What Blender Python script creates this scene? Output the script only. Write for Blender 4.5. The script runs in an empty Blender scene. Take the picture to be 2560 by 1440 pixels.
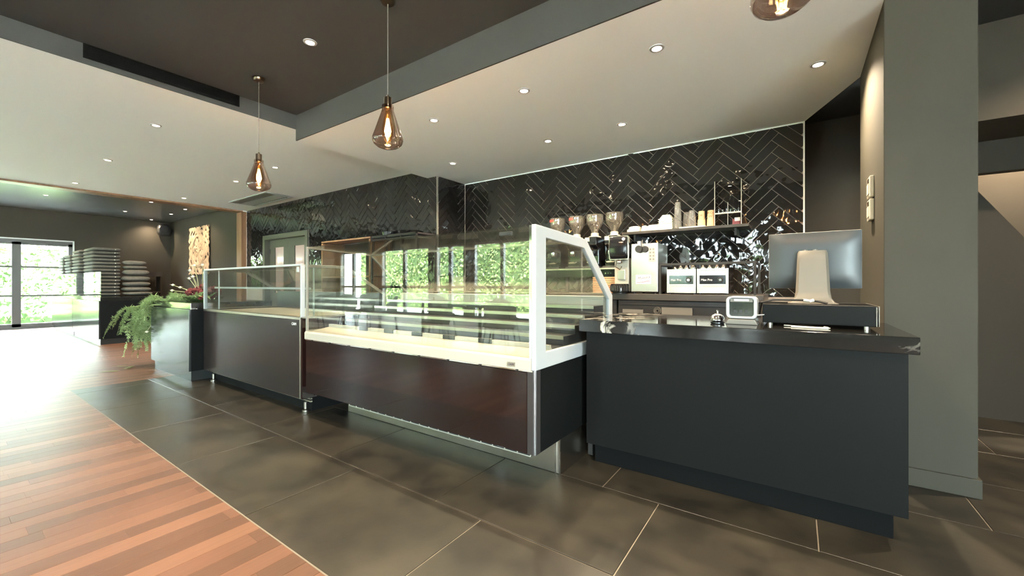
import bpy, bmesh, math, random
from mathutils import Vector, Matrix
R = random.Random(11)
PI = math.pi
sc = bpy.context.scene
C = sc.collection

# ------------------------------------------------------------------ camera, world, sun, exposure
cam_d = bpy.data.cameras.new('camera')
cam = bpy.data.objects.new('camera', cam_d)
C.objects.link(cam)
cam.location = (0, 0, 1.065)
cam.rotation_euler = (PI / 2, 0, math.radians(34.8))
cam_d.sensor_width = 36
cam_d.lens = 36 * 1022 / 2560
cam_d.shift_y = -8 / 2560
cam_d.clip_start = 0.02
sc.camera = cam
sc.view_settings.view_transform = 'Standard'
sc.view_settings.look = 'None'
sc.view_settings.gamma = 1
sc.view_settings.exposure = 2.4
sc.view_settings.use_curve_mapping = False
try:
    sc.cycles.use_denoising = True
    sc.cycles.max_bounces = 14
    sc.cycles.diffuse_bounces = 6
    sc.cycles.glossy_bounces = 6
    sc.cycles.transparent_max_bounces = 24
    sc.cycles.sample_clamp_indirect = 8
    sc.cycles.caustics_reflective = False
    sc.cycles.caustics_refractive = False
except Exception:
    pass
SKY = 21.0
world = bpy.data.worlds.new('sky')
sc.world = world
world.use_nodes = True
bg = world.node_tree.nodes['Background']
bg.inputs[0].default_value = (0.76, 0.94, 1.0, 1)
bg.inputs[1].default_value = SKY
sun_d = bpy.data.lights.new('sun', 'SUN')
sun_d.energy = 80
sun_d.angle = 0.02
sun_d.color = (.96, 1.0, .96)
sun = bpy.data.objects.new('sun', sun_d)
C.objects.link(sun)
sun.rotation_euler = Vector((-0.62, -0.35, -0.75)).to_track_quat('-Z', 'Y').to_euler()

# room dimensions (metres; camera stands at the origin, bar runs along X, depth is Y)
XF = -15.32      # far end wall
XH = -10.26      # timber header between the two rooms
XL = -4.42       # step between white ceiling and dark ceiling
YS = 2.29        # front of bar soffit
YB = 4.79        # tiled wall behind the bar
YL = 4.20        # tiled wall further left
YW = -6.0        # window wall behind the camera
XR = 4.2
ZS, ZL, ZD, ZF = 2.62, 2.74, 2.89, 2.92
YT = 0.842       # edge between tiles and planks
XT = -6.05       # left end of the tiled floor

# daylight portals in the window openings (they only guide the sky's light)
def portal(name, loc, direction, sx, sy):
    d = bpy.data.lights.new(name, 'AREA')
    d.shape = 'RECTANGLE'; d.size = sx; d.size_y = sy
    d.cycles.is_portal = True
    o = bpy.data.objects.new(name, d); C.objects.link(o)
    o.location = loc
    o.rotation_euler = Vector(direction).to_track_quat('-Z', 'Y').to_euler()
BACKWIN = [(-15.1, -13.3), (-12.5, -9.95), (-9.7, -8.4), (-8.1, -5.9), (-3.6, -2.8), (-1.75, -1.25), (-1.05, -.65), (2.3, 4.0)]
RIGHTWIN_ADDED = (-4.4, -1.6)  # opening added out of view to bring daylight to the bar end
FARWIN = (-1.5, 2.19)
portal('window_portal', (XF - .05, (FARWIN[0] + FARWIN[1]) / 2, 1.08), (1, 0, 0), FARWIN[1] - FARWIN[0], 2.16)
portal('window_portal', (XR + .05, (RIGHTWIN_ADDED[0] + RIGHTWIN_ADDED[1]) / 2, 1.25), (-1, 0, 0), RIGHTWIN_ADDED[1] - RIGHTWIN_ADDED[0], 2.4)
for a, b in BACKWIN:
    portal('window_portal', ((a + b) / 2, YW - .05, 1.2), (0, 1, 0), b - a, 2.3)

# ------------------------------------------------------------------ helpers
def ordinal(n):
    return ['', 'first', 'second', 'third', 'fourth', 'fifth', 'sixth', 'seventh', 'eighth', 'ninth', 'tenth', 'eleventh',
            'twelfth', 'thirteenth', 'fourteenth', 'fifteenth'][n]

class MB:
    def __init__(s):
        s.v = []; s.f = []
    def add(s, vs, fs):
        n = len(s.v)
        s.v += [tuple(p) for p in vs]
        s.f += [tuple(i + n for i in f) for f in fs]
        return s
    def box(s, x0, x1, y0, y1, z0, z1):
        return s.add([(x0, y0, z0), (x1, y0, z0), (x1, y1, z0), (x0, y1, z0), (x0, y0, z1), (x1, y0, z1), (x1, y1, z1), (x0, y1, z1)],
                     [(0, 3, 2, 1), (4, 5, 6, 7), (0, 1, 5, 4), (1, 2, 6, 5), (2, 3, 7, 6), (3, 0, 4, 7)])
    @staticmethod
    def p3(axis, a, p):
        return {'x': (a, p[0], p[1]), 'y': (p[0], a, p[1]), 'z': (p[0], p[1], a)}[axis]
    def prism(s, pts, axis, a, b):
        n = len(pts)
        vs = [s.p3(axis, a, p) for p in pts] + [s.p3(axis, b, p) for p in pts]
        fs = [tuple(range(n)), tuple(range(2 * n - 1, n - 1, -1))] + [(i, (i + 1) % n, n + (i + 1) % n, n + i) for i in range(n)]
        return s.add(vs, fs)
    def ring(s, outer, inner, axis, a, b):
        n = len(outer)
        vs = [s.p3(axis, q, p) for q in (a, b) for pl in (outer, inner) for p in pl]
        fs = []
        for i in range(n):
            j = (i + 1) % n
            fs += [(i, j, n + j, n + i), (2 * n + i, 2 * n + j, 3 * n + j, 3 * n + i), (i, j, 2 * n + j, 2 * n + i), (n + i, n + j, 3 * n + j, 3 * n + i)]
        return s.add(vs, fs)
    def lathe(s, prof, c=(0, 0, 0), n=24, axis='z', close=True):
        vs = []; fs = []
        m = len(prof)
        for r, z in prof:
            for k in range(n):
                t = 2 * PI * k / n
                x, y = r * math.cos(t), r * math.sin(t)
                p = {'z': (x, y, z), 'x': (z, x, y), 'y': (x, z, y)}[axis]
                vs.append((p[0] + c[0], p[1] + c[1], p[2] + c[2]))
        for i in range(m - 1):
            for k in range(n):
                fs.append((i * n + k, i * n + (k + 1) % n, (i + 1) * n + (k + 1) % n, (i + 1) * n + k))
        if close:
            if prof[0][0] > 1e-4: fs.append(tuple(range(n - 1, -1, -1)))
            if prof[-1][0] > 1e-4: fs.append(tuple(range((m - 1) * n, m * n)))
        return s.add(vs, fs)
    def tube(s, pts, r, n=8, r2=None):
        pts = [Vector(p) for p in pts]
        m = len(pts); vs = []; fs = []
        up = None
        for i, p in enumerate(pts):
            t = (pts[min(i + 1, m - 1)] - pts[max(i - 1, 0)]).normalized()
            if up is None:
                up = Vector((0, 0, 1)) if abs(t.z) < .9 else Vector((1, 0, 0))
            a = t.cross(up)
            if a.length < 1e-5: a = t.cross(Vector((0, 1, 0)))
            a.normalize(); b = a.cross(t).normalized(); up = b
            rr = r if r2 is None else r + (r2 - r) * i / max(1, m - 1)
            for k in range(n):
                q = p + (a * math.cos(2 * PI * k / n) + b * math.sin(2 * PI * k / n)) * rr
                vs.append(tuple(q))
        for i in range(m - 1):
            for k in range(n):
                fs.append((i * n + k, i * n + (k + 1) % n, (i + 1) * n + (k + 1) % n, (i + 1) * n + k))
        fs += [tuple(range(n - 1, -1, -1)), tuple(range((m - 1) * n, m * n))]
        return s.add(vs, fs)
    def mesh(s, name, m, off=None, bevel=0, seg=2, smooth=False, recalc=True):
        me = bpy.data.meshes.new(name)
        vs = s.v if off is None else [(p[0] - off[0], p[1] - off[1], p[2] - off[2]) for p in s.v]
        me.from_pydata(vs, [], s.f)
        if bevel or recalc:
            bm = bmesh.new(); bm.from_mesh(me)
            if smooth: bmesh.ops.remove_doubles(bm, verts=bm.verts[:], dist=1e-5)
            bmesh.ops.recalc_face_normals(bm, faces=bm.faces[:])
            if bevel:
                es = [e for e in bm.edges if len(e.link_faces) == 2 and e.calc_face_angle(0) > .5]
                bmesh.ops.bevel(bm, geom=es, offset=bevel, segments=seg, profile=.5, affect='EDGES', clamp_overlap=True)
            bm.to_mesh(me); bm.free()
        if smooth:
            me.polygons.foreach_set('use_smooth', [True] * len(me.polygons))
            try: me.set_sharp_from_angle(angle=.75)
            except Exception: pass
        me.materials.append(m)
        return me
    def build(s, name, m, parent=None, **kw):
        off = None
        if parent is not None:
            q = parent; off = Vector((0, 0, 0))
            while q is not None:
                off += q.location; q = q.parent
        o = bpy.data.objects.new(name, s.mesh(name, m, off, **kw))
        C.objects.link(o)
        if parent is not None: o.parent = parent
        return o

def box(*a): return MB().box(*a)

def tag(o, label=None, cat=None, group=None, kind=None):
    if label: o['label'] = label
    if cat: o['category'] = cat
    if group: o['group'] = group
    if kind: o['kind'] = kind
    return o
def thing(name, label, cat, loc=(0, 0, 0), group=None, kind=None):
    o = bpy.data.objects.new(name, None)
    o.empty_display_size = .05
    C.objects.link(o); o.location = loc
    return tag(o, label, cat, group, kind)
def struct(name, mb, m, label, cat, parent=None, **kw):
    o = mb.build(name, m, parent, **kw)
    return tag(o, label, cat, None, 'structure')
def copy_tree(o, parent=None):
    c = o.copy(); C.objects.link(c); c.parent = parent
    for ch in list(o.children): copy_tree(ch, c)
    return c
def text(body, name, m, size, parent, loc, rot=(PI / 2, 0, 0), depth=.0006, shear=0, align='CENTER'):
    cu = bpy.data.curves.new(name, 'FONT')
    cu.body = body; cu.size = size; cu.extrude = depth; cu.align_x = align; cu.align_y = 'CENTER'; cu.shear = shear
    cu.resolution_u = 3
    t = bpy.data.objects.new(name, cu); C.objects.link(t)
    me = bpy.data.meshes.new_from_object(t.evaluated_get(bpy.context.evaluated_depsgraph_get()))
    bpy.data.objects.remove(t); bpy.data.curves.remove(cu)
    me.materials.clear(); me.materials.append(m)
    o = bpy.data.objects.new(name, me); C.objects.link(o)
    off = Vector((0, 0, 0)); q = parent
    while q is not None: off += q.location; q = q.parent
    o.parent = parent
    o.location = Vector(loc) - off
    o.rotation_euler = rot
    return o

# ------------------------------------------------------------------ materials
def nd(nt, typ, **kw):
    n = nt.nodes.new(typ)
    for k, v in kw.items():
        if k.startswith('i_'): n.inputs[k[2:].replace('_', ' ')].default_value = v
        else: setattr(n, k, v)
    return n
def rgba(c): return (c[0], c[1], c[2], 1)
def mk(name, col, rough=.5, metal=0, spec=.5, coat=0, crough=.05, emit=None, estr=0, bump=0, bscale=40, bdist=.002, mott=None,
       rvar=0, world_co=True, detail=4, aniso=None):
    m = bpy.data.materials.new(name); m.use_nodes = True
    nt = m.node_tree; b = nt.nodes['Principled BSDF']
    b.inputs['Base Color'].default_value = rgba(col)
    b.inputs['Roughness'].default_value = rough
    b.inputs['Metallic'].default_value = metal
    b.inputs['Specular IOR Level'].default_value = spec
    b.inputs['Coat Weight'].default_value = coat
    b.inputs['Coat Roughness'].default_value = crough
    if emit:
        b.inputs['Emission Color'].default_value = rgba(emit); b.inputs['Emission Strength'].default_value = estr
    if bump or mott or rvar:
        if world_co: src = nd(nt, 'ShaderNodeNewGeometry').outputs['Position']
        else: src = nd(nt, 'ShaderNodeTexCoord').outputs['Object']
        if aniso:
            mp = nd(nt, 'ShaderNodeMapping'); mp.inputs['Scale'].default_value = aniso
            nt.links.new(src, mp.inputs['Vector']); src = mp.outputs[0]
    if mott:
        c2, s, lo, hi = mott
        n = nd(nt, 'ShaderNodeTexNoise', i_Scale=s, i_Detail=8.0, i_Roughness=.6)
        nt.links.new(src, n.inputs['Vector'])
        r = nd(nt, 'ShaderNodeMapRange'); r.inputs[1].default_value = lo; r.inputs[2].default_value = hi
        nt.links.new(n.outputs[0], r.inputs[0])
        mx = nd(nt, 'ShaderNodeMix', data_type='RGBA'); mx.inputs[6].default_value = rgba(col); mx.inputs[7].default_value = rgba(c2)
        nt.links.new(r.outputs[0], mx.inputs[0]); nt.links.new(mx.outputs[2], b.inputs['Base Color'])
        if rvar:
            rr = nd(nt, 'ShaderNodeMapRange'); rr.inputs[3].default_value = rough - rvar; rr.inputs[4].default_value = rough + rvar
            nt.links.new(n.outputs[0], rr.inputs[0]); nt.links.new(rr.outputs[0], b.inputs['Roughness'])
    if bump:
        n2 = nd(nt, 'ShaderNodeTexNoise', i_Scale=bscale, i_Detail=float(detail))
        nt.links.new(src, n2.inputs['Vector'])
        bp = nd(nt, 'ShaderNodeBump', i_Strength=bump, i_Distance=bdist)
        nt.links.new(n2.outputs[0], bp.inputs['Height']); nt.links.new(bp.outputs[0], b.inputs['Normal'])
    return m
def glass(name, tint, ior=1.5, rough=0.0, haze=0):
    """clear sheet glass: straight-through transparency with a Fresnel mirror on both faces"""
    m = bpy.data.materials.new(name); m.use_nodes = True
    nt = m.node_tree; nt.nodes.remove(nt.nodes['Principled BSDF'])
    out = nt.nodes['Material Output']
    geo = nd(nt, 'ShaderNodeNewGeometry')
    mr = nd(nt, 'ShaderNodeMapRange'); mr.inputs[3].default_value = ior; mr.inputs[4].default_value = 1 / ior
    nt.links.new(geo.outputs['Backfacing'], mr.inputs[0])
    fr = nd(nt, 'ShaderNodeFresnel'); nt.links.new(mr.outputs[0], fr.inputs['IOR'])
    t = nd(nt, 'ShaderNodeBsdfTransparent'); t.inputs[0].default_value = rgba(tint)
    g = nd(nt, 'ShaderNodeBsdfGlossy'); g.inputs['Roughness'].default_value = rough
    mx = nd(nt, 'ShaderNodeMixShader')
    src = t.outputs[0]
    if haze:
        df = nd(nt, 'ShaderNodeBsdfDiffuse'); df.inputs[0].default_value = (.8, .78, .74, 1)
        hz = nd(nt, 'ShaderNodeMixShader'); hz.inputs[0].default_value = haze
        nt.links.new(t.outputs[0], hz.inputs[1]); nt.links.new(df.outputs[0], hz.inputs[2]); src = hz.outputs[0]
    nt.links.new(fr.outputs[0], mx.inputs[0]); nt.links.new(src, mx.inputs[1]); nt.links.new(g.outputs[0], mx.inputs[2])
    nt.links.new(mx.outputs[0], out.inputs[0])
    return m

M = {}
M['wall'] = mk('taupe_paint', (.052, .044, .033), .72, bump=.06, bscale=300, spec=.3)
M['column'] = mk('grey_green_paint', (.046, .042, .031), .7, bump=.06, bscale=300, spec=.3)
M['white_ceiling'] = mk('white_ceiling_paint', (.82, .88, .885), .8)
M['dark_ceiling'] = mk('dark_ceiling_paint', (.048, .048, .045), .75, spec=.3)
M['dark_wall'] = mk('dark_brown_paint', (.032, .026, .019), .7, spec=.3)
M['cream'] = mk('cream_paint', (.72, .66, .55), .8)
M['tile'] = mk('black_glazed_tile', (.012, .011, .010), .05, spec=.6, bump=.62, bscale=8, bdist=.014, detail=1)
M['grout'] = mk('grey_grout', (.34, .30, .27), .9)
M['edge_strip'] = mk('edge_strip', (.16, .14, .11), .6)
M['floor_grout'] = mk('floor_grout', (.26, .23, .19), .9)
M['steel'] = mk('brushed_steel', (.46, .42, .36), .28, 1, bump=.05, bscale=200, aniso=(1, 1, 30))
M['chrome'] = mk('chrome', (.8, .8, .79), .08, 1)
M['white_metal'] = mk('white_enamel', (.34, .36, .37), .35)
M['cream_metal'] = mk('cream_enamel', (.37, .34, .28), .35)
M['black'] = mk('matt_black', (.012, .012, .012), .5)
M['deep_black'] = mk('deep_black', (.004, .004, .004), .85, spec=.1)
M['far_ceiling'] = mk('dark_satin_ceiling', (.10, .105, .11), .28, spec=.6)
M['black_gloss'] = mk('gloss_black', (.008, .008, .009), .12)
M['black_laminate'] = mk('black_laminate', (.0055, .006, .006), .48, spec=.09, bump=.04, bscale=260)
M['black_laminate_far'] = mk('black_laminate_polished', (.022, .024, .024), .13, bump=.02, bscale=6)
M['espresso'] = mk('espresso_gloss_panel', (.010, .0042, .0035), .06)
M['graphite'] = mk('graphite_sheet', (.045, .040, .040), .3, .4)
M['dark_panel'] = mk('dark_brown_panel', (.016, .011, .010), .22)
M['wood_trim'] = mk('oak_trim', (.27, .14, .075), .45, mott=((.18, .09, .045), 12, .35, .65), aniso=(1, 1, .1))
M['plastic_black'] = mk('black_plastic', (.02, .02, .02), .4)
M['plastic_grey'] = mk('grey_plastic', (.17, .16, .14), .45, .2)
M['dull_steel'] = mk('dull_steel_edge', (.20, .19, .165), .45, .3)
M['plastic_white'] = mk('white_plastic', (.58, .54, .46), .4)
M['monitor_back'] = mk('dark_aluminium', (.045, .052, .056), .4, .2)
M['alu'] = mk('grey_aluminium_frame', (.13, .13, .125), .45, .3)
M['alu_light'] = mk('white_reveal', (.75, .77, .76), .5)
M['pane'] = glass('window_glass', (.97, .98, .97), 1.45)
M['case_glass'] = glass('display_glass', (.955, .975, .958), 1.62)
M['clear'] = glass('clear_plastic', (.93, .92, .90), 1.5)
M['cup_clear'] = glass('cloudy_cup_plastic', (.85, .84, .82), 1.7, .05, .16)
M['hopper'] = glass('hopper_plastic', (.80, .76, .70), 1.9, 0, .05)
M['smoke'] = glass('smoked_glass', (.60, .48, .43), 2.0)
M['bulb_glass'] = glass('bulb_glass', (1, .85, .6), 1.4)
M['filament'] = mk('filament', (1, .6, .25), .5, emit=(1, .55, .18), estr=45)
M['lens'] = mk('lamp_lens', (1, .9, .75), .5, emit=(1, .78, .50), estr=28)
M['fabric'] = mk('grey_fabric', (.095, .088, .076), .9, bump=.25, bscale=500, mott=((.125, .118, .105), 30, .3, .7))
M['fabric_soft'] = mk('taupe_fabric', (.13, .115, .095), .95, bump=.3, bscale=300, mott=((.18, .165, .14), 25, .3, .7))
M['carved'] = mk('pale_carved_wood', (.50, .33, .21), .7, mott=((.58, .42, .29), 9, .3, .7))
M['brass'] = mk('aged_brass', (.10, .075, .05), .28, .9)
M['red_flower'] = mk('dark_red_bloom', (.10, .010, .011), .8, bump=.8, bscale=120, bdist=.01)
M['white_flower'] = mk('ivory_petal', (.80, .78, .62), .6)
M['stem'] = mk('pale_stem', (.30, .30, .16), .6)
M['fern'] = mk('fern_green', (.27, .36, .15), .65)
M['leaf'] = mk('hedge_leaf', (.085, .135, .030), .55, mott=((.155, .22, .06), 4, .35, .65))
M['hedge_core'] = mk('hedge_core', (.03, .06, .012), .9)
M['paving'] = mk('pale_paving', (.62, .60, .55), .85, mott=((.50, .48, .44), 3, .3, .7))
M['orange_cup'] = mk('kraft_paper', (.78, .45, .25), .7)
M['brown_print'] = mk('brown_print', (.16, .06, .025), .7)
M['white_china'] = mk('white_china', (.66, .62, .50), .3)
M['label_white'] = mk('sticker', (.75, .72, .68), .4)
M['print_dark'] = mk('print_dark', (.05, .03, .04), .6)
M['print_red'] = mk('print_red', (.38, .05, .10), .6)
M['led_white'] = mk('white_print', (.8, .78, .75), .5)
M['terracotta'] = mk('slatted_oak', (.50, .24, .12), .6)
M['pink_glass'] = mk('frosted_door_pane', (.55, .40, .37), .12, spec=.8)
M['door'] = mk('olive_grey_paint', (.085, .083, .064), .45)
M['shelf_dark'] = mk('dark_shelf', (.035, .028, .022), .35)
M['bowl_glass'] = glass('thick_glass', (.82, .88, .80), 1.6)

def floor_tile_mat():
    m = mk('brown_grey_stoneware', (.0135, .0122, .0100), .38, spec=.4, mott=((.037, .0315, .022), 3.4, .36, .70), rvar=.1, bump=.12, bscale=28, bdist=.003)
    return m
M['floor_tile'] = floor_tile_mat()
def plank_mat():
    m = bpy.data.materials.new('oiled_plank'); m.use_nodes = True
    nt = m.node_tree; b = nt.nodes['Principled BSDF']
    oi = nd(nt, 'ShaderNodeObjectInfo'); ge = nd(nt, 'ShaderNodeNewGeometry')
    ad = nd(nt, 'ShaderNodeMath', operation='ADD'); fr = nd(nt, 'ShaderNodeMath', operation='FRACT')
    nt.links.new(oi.outputs['Random'], ad.inputs[0]); nt.links.new(ge.outputs['Random Per Island'], ad.inputs[1])
    nt.links.new(ad.outputs[0], fr.inputs[0])
    cr = nd(nt, 'ShaderNodeValToRGB')
    e = cr.color_ramp.elements
    e[0].color = (.072, .030, .016, 1); e[1].color = (.158, .073, .042, 1)
    x = e.new(.5); x.color = (.110, .046, .026, 1)
    nt.links.new(fr.outputs[0], cr.inputs[0])
    mp = nd(nt, 'ShaderNodeMapping'); mp.inputs['Scale'].default_value = (40, 2.5, 1)
    nt.links.new(ge.outputs['Position'], mp.inputs['Vector'])
    n = nd(nt, 'ShaderNodeTexNoise', i_Scale=1.6, i_Detail=6.0); nt.links.new(mp.outputs[0], n.inputs['Vector'])
    mr = nd(nt, 'ShaderNodeMapRange'); mr.inputs[3].default_value = .75; mr.inputs[4].default_value = 1.2
    nt.links.new(n.outputs[0], mr.inputs[0])
    mx = nd(nt, 'ShaderNodeMix', data_type='RGBA', blend_type='MULTIPLY'); mx.inputs[0].default_value = 1
    nt.links.new(cr.outputs[0], mx.inputs[6]); nt.links.new(mr.outputs[0], mx.inputs[7])
    nt.links.new(mx.outputs[2], b.inputs['Base Color'])
    b.inputs['Roughness'].default_value = .42
    b.inputs['Specular IOR Level'].default_value = .55
    bp = nd(nt, 'ShaderNodeBump', i_Strength=.12, i_Distance=.003)
    nt.links.new(n.outputs[0], bp.inputs['Height']); nt.links.new(bp.outputs[0], b.inputs['Normal'])
    return m
M['plank'] = plank_mat()
def marble_mat():
    m = bpy.data.materials.new('black_marble'); m.use_nodes = True
    nt = m.node_tree; b = nt.nodes['Principled BSDF']
    ge = nd(nt, 'ShaderNodeNewGeometry')
    n = nd(nt, 'ShaderNodeTexNoise', i_Scale=3.2, i_Detail=7.0, i_Distortion=1.2); nt.links.new(ge.outputs['Position'], n.inputs['Vector'])
    s = nd(nt, 'ShaderNodeMath', operation='SUBTRACT'); s.inputs[1].default_value = .5
    a = nd(nt, 'ShaderNodeMath', operation='ABSOLUTE')
    nt.links.new(n.outputs[0], s.inputs[0]); nt.links.new(s.outputs[0], a.inputs[0])
    r = nd(nt, 'ShaderNodeMapRange'); r.inputs[1].default_value = .0; r.inputs[2].default_value = .010; r.inputs[3].default_value = 1; r.inputs[4].default_value = 0
    nt.links.new(a.outputs[0], r.inputs[0])
    mp = nd(nt, 'ShaderNodeMapping'); mp.inputs['Location'].default_value = (2.35, .6, 0); nt.links.new(ge.outputs['Position'], mp.inputs['Vector'])
    n2 = nd(nt, 'ShaderNodeTexNoise', i_Scale=1.7, i_Detail=2.0); nt.links.new(mp.outputs[0], n2.inputs['Vector'])
    r2 = nd(nt, 'ShaderNodeMapRange'); r2.inputs[1].default_value = .64; r2.inputs[2].default_value = .80
    nt.links.new(n2.outputs[0], r2.inputs[0])
    mu = nd(nt, 'ShaderNodeMath', operation='MULTIPLY'); nt.links.new(r.outputs[0], mu.inputs[0]); nt.links.new(r2.outputs[0], mu.inputs[1])
    sx = nd(nt, 'ShaderNodeSeparateXYZ'); nt.links.new(ge.outputs['Position'], sx.inputs[0])
    gx = nd(nt, 'ShaderNodeMapRange'); gx.inputs[1].default_value = -.70; gx.inputs[2].default_value = -.92
    nt.links.new(sx.outputs[0], gx.inputs[0])
    n3 = nd(nt, 'ShaderNodeTexNoise', i_Scale=7.0, i_Detail=6.0, i_Distortion=2.0); nt.links.new(ge.outputs['Position'], n3.inputs['Vector'])
    r3 = nd(nt, 'ShaderNodeMapRange'); r3.inputs[1].default_value = .53; r3.inputs[2].default_value = .58; nt.links.new(n3.outputs[0], r3.inputs[0])
    m3 = nd(nt, 'ShaderNodeMath', operation='MULTIPLY'); nt.links.new(gx.outputs[0], m3.inputs[0]); nt.links.new(r3.outputs[0], m3.inputs[1])
    mxx = nd(nt, 'ShaderNodeMath', operation='MAXIMUM'); nt.links.new(mu.outputs[0], mxx.inputs[0]); nt.links.new(m3.outputs[0], mxx.inputs[1])
    mx = nd(nt, 'ShaderNodeMix', data_type='RGBA'); mx.inputs[6].default_value = (.010, .010, .0095, 1); mx.inputs[7].default_value = (.42, .40, .35, 1)
    nt.links.new(mxx.outputs[0], mx.inputs[0]); nt.links.new(mx.outputs[2], b.inputs['Base Color'])
    b.inputs['Roughness'].default_value = .07; b.inputs['Specular IOR Level'].default_value = .6
    return m
M['marble'] = marble_mat()
M['stone'] = mk('polished_black_stone', (.012, .012, .0115), .08, spec=.6, mott=((.03, .03, .028), 9, .45, .75))

# ------------------------------------------------------------------ floors
cA, sA = math.cos(math.radians(34.8)), math.sin(math.radians(34.8))
def view(p):
    w = -sA * p[0] + cA * p[1]; u = cA * p[0] + sA * p[1]
    if w < .15: return None
    return (1280 + 1022 * u / w, 712 - 1022 * (p[2] - 1.065) / w, w)
def in_frame(p, m=120):
    q = view(p)
    return q is not None and -m < q[0] < 2560 + m and -m < q[1] < 1440 + m

floor_t = struct('floor', box(XT, XR, YT, 6.2, -.12, -.0045), M['floor_grout'], 'brown-grey large-format tiled floor running along the bar', 'floor')
TW, TL = .60, .915
tile_meshes = {}
for k in range(9):
    y0 = YT + k * TW; y1 = min(y0 + TW, 6.2)
    x = -1.175 - .29 * k
    while x > XT: x -= TL
    while x < XR:
        a, b = max(x, XT), min(x + TL, XR)
        if b - a > .03:
            key = (round(b - a, 3), round(y1 - y0, 3))
            w, d = (b - a) - .0055, (y1 - y0) - .0055
            if key not in tile_meshes:
                tile_meshes[key] = box(-w / 2, w / 2, -d / 2, d / 2, -.012, 0).mesh('floor_tile', M['floor_tile'], bevel=.0015, seg=1)
            o = bpy.data.objects.new('floor_tile', tile_meshes[key]); C.objects.link(o)
            o.parent = floor_t; o.location = ((a + b) / 2, (y0 + y1) / 2, R.uniform(-.0006, .0003))
        x += TL

floor_w = struct('floor_wooden', MB().box(XF, XT, YW, YL + .3, -.12, -.009).box(XT, XR, YW, YT, -.12, -.009), M['shelf_dark'],
                 'reddish-brown hardwood plank floor beside the tiled strip', 'floor')
planks = []
PW = .095
nx = int((XR - XF) / PW)
for i in range(nx):
    x0 = XF + i * PW
    ytop = YL if x0 + PW <= XT + .05 else YT
    y = YW - R.uniform(0, .9)
    while y < ytop - .02:
        L = R.choice((.55, .7, .85, 1.0, 1.2))
        a, b = max(y, YW), min(y + L, ytop)
        if b - a > .02: planks.append((x0, a, b, L))
        y += L
vis = [p for p in planks if any(in_frame((p[0] + PW / 2, yy, 0), 40) for yy in (p[1], (p[1] + p[2]) / 2, p[2]))]
vis.sort(key=lambda p: math.hypot(p[0], max(0, min(abs(p[1]), abs(p[2])))))
near = set(vis[:298])
pl_mesh = {}
rest = MB()
for p in planks:
    x0, a, b, L = p
    if p in near:
        key = round(b - a, 3)
        if key not in pl_mesh:
            pl_mesh[key] = box(-PW / 2 + .0007, PW / 2 - .0007, -(b - a) / 2 + .0002, (b - a) / 2 - .0002, -.009, 0).mesh('plank', M['plank'], bevel=.0004, seg=1)
        o = bpy.data.objects.new('plank', pl_mesh[key]); C.objects.link(o)
        o.parent = floor_w; o.location = (x0 + PW / 2, (a + b) / 2, R.uniform(-.0002, .0001))
    else:
        z = R.uniform(-.0004, .0002)
        rest.box(x0 + .0007, x0 + PW - .0007, a + .0007, b - .0007, -.009, z)
ro = rest.build('plank_field', M['plank'], floor_w, recalc=False)
ro['kind'] = 'stuff'
box(XT - .004, XR, YT - .003, YT + .003, -.01, .0004).build('edge_strip', M['edge_strip'], floor_w)

# ------------------------------------------------------------------ ceilings
struct('ceiling', MB().box(XL - .02, XR, YW, YS + .02, ZD, ZD + .1).box(.06, XR, 4.0, 6.2, ZD, ZD + .1).box(.394, XR, YS, 4.0, ZD, ZD + .1),
       M['dark_ceiling'], 'dark taupe main ceiling above the serving area', 'ceiling')
struct('ceiling_left', MB().box(XH, XL - .012, YW, YL + .02, ZL, ZD + .1), M['white_ceiling'], 'broad white lowered ceiling on the left', 'ceiling')
# bar soffit: white underside with cut corner, dark front fascia
struct('ceiling_soffit', MB().prism([(XL, YS + .012), (.394, YS + .012), (.394, 4.0), (.06, YB + .01), (-4.22, YB + .01), (-4.22, YL + .01), (XL, YL + .01)], 'z', ZS, ZD),
       M['white_ceiling'], 'white lowered soffit with downlights over the bar', 'ceiling')
struct('trim_1', MB().box(XL - .012, .394, YS, YS + .012, ZS, ZD), M['dark_ceiling'], 'dark taupe front fascia of the bar soffit', 'fascia')
struct('trim_2', MB().box(XL - .012, XL, YW, YS, ZL, ZD), M['dark_ceiling'], 'dark taupe fascia with air grille beside the white ceiling', 'fascia')
struct('ceiling_far', MB().box(XF, XH - .02, YW, YL, ZF, ZF + .1), M['far_ceiling'], 'dark satin ceiling of the far dining room', 'ceiling')
struct('trim_3', MB().box(XH - .02, XH, YW, YL, ZL - .02, ZF), M['white_ceiling'], 'white face over the timber header', 'fascia')
# timber header and post of the room divider
struct('trim_4', MB().box(XH - .26, XH + .01, YW, YL - .09, ZL - .032, ZL - .002), M['wood_trim'], 'thin brown timber header crossing below the white ceiling', 'beam', bevel=.004)
struct('trim_5', MB().box(XH - .27, XH - .02, YL - .11, YL, 0, ZL - .002), M['wood_trim'], 'brown timber post at the end of the tiled wall', 'post', bevel=.004)

# ------------------------------------------------------------------ walls
HB = struct('wall_back', box(-4.22, .06, YB, YB + .2, 0, ZS + .02), M['grout'], 'black glazed herringbone tiled wall behind the coffee bar', 'wall')
HL = struct('wall_back_left', MB().box(XH - .02, -9.42, YL, YL + .3, 0, ZL).box(-7.68, -4.22, YL, YL + .3, 0, ZL).box(-9.42, -7.68, YL, YL + .3, 2.09, ZL).box(-9.42, -7.68, YL + .28, YL + .3, 0, 2.09),
            M['grout'], 'black glazed herringbone tiled wall around the kitchen door', 'wall')
HR = struct('wall_return', box(-4.40, -4.22, YL + .05, YB + .2, 0, ZS + .02), M['grout'], 'narrow tiled return between the two herringbone walls', 'wall')

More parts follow.
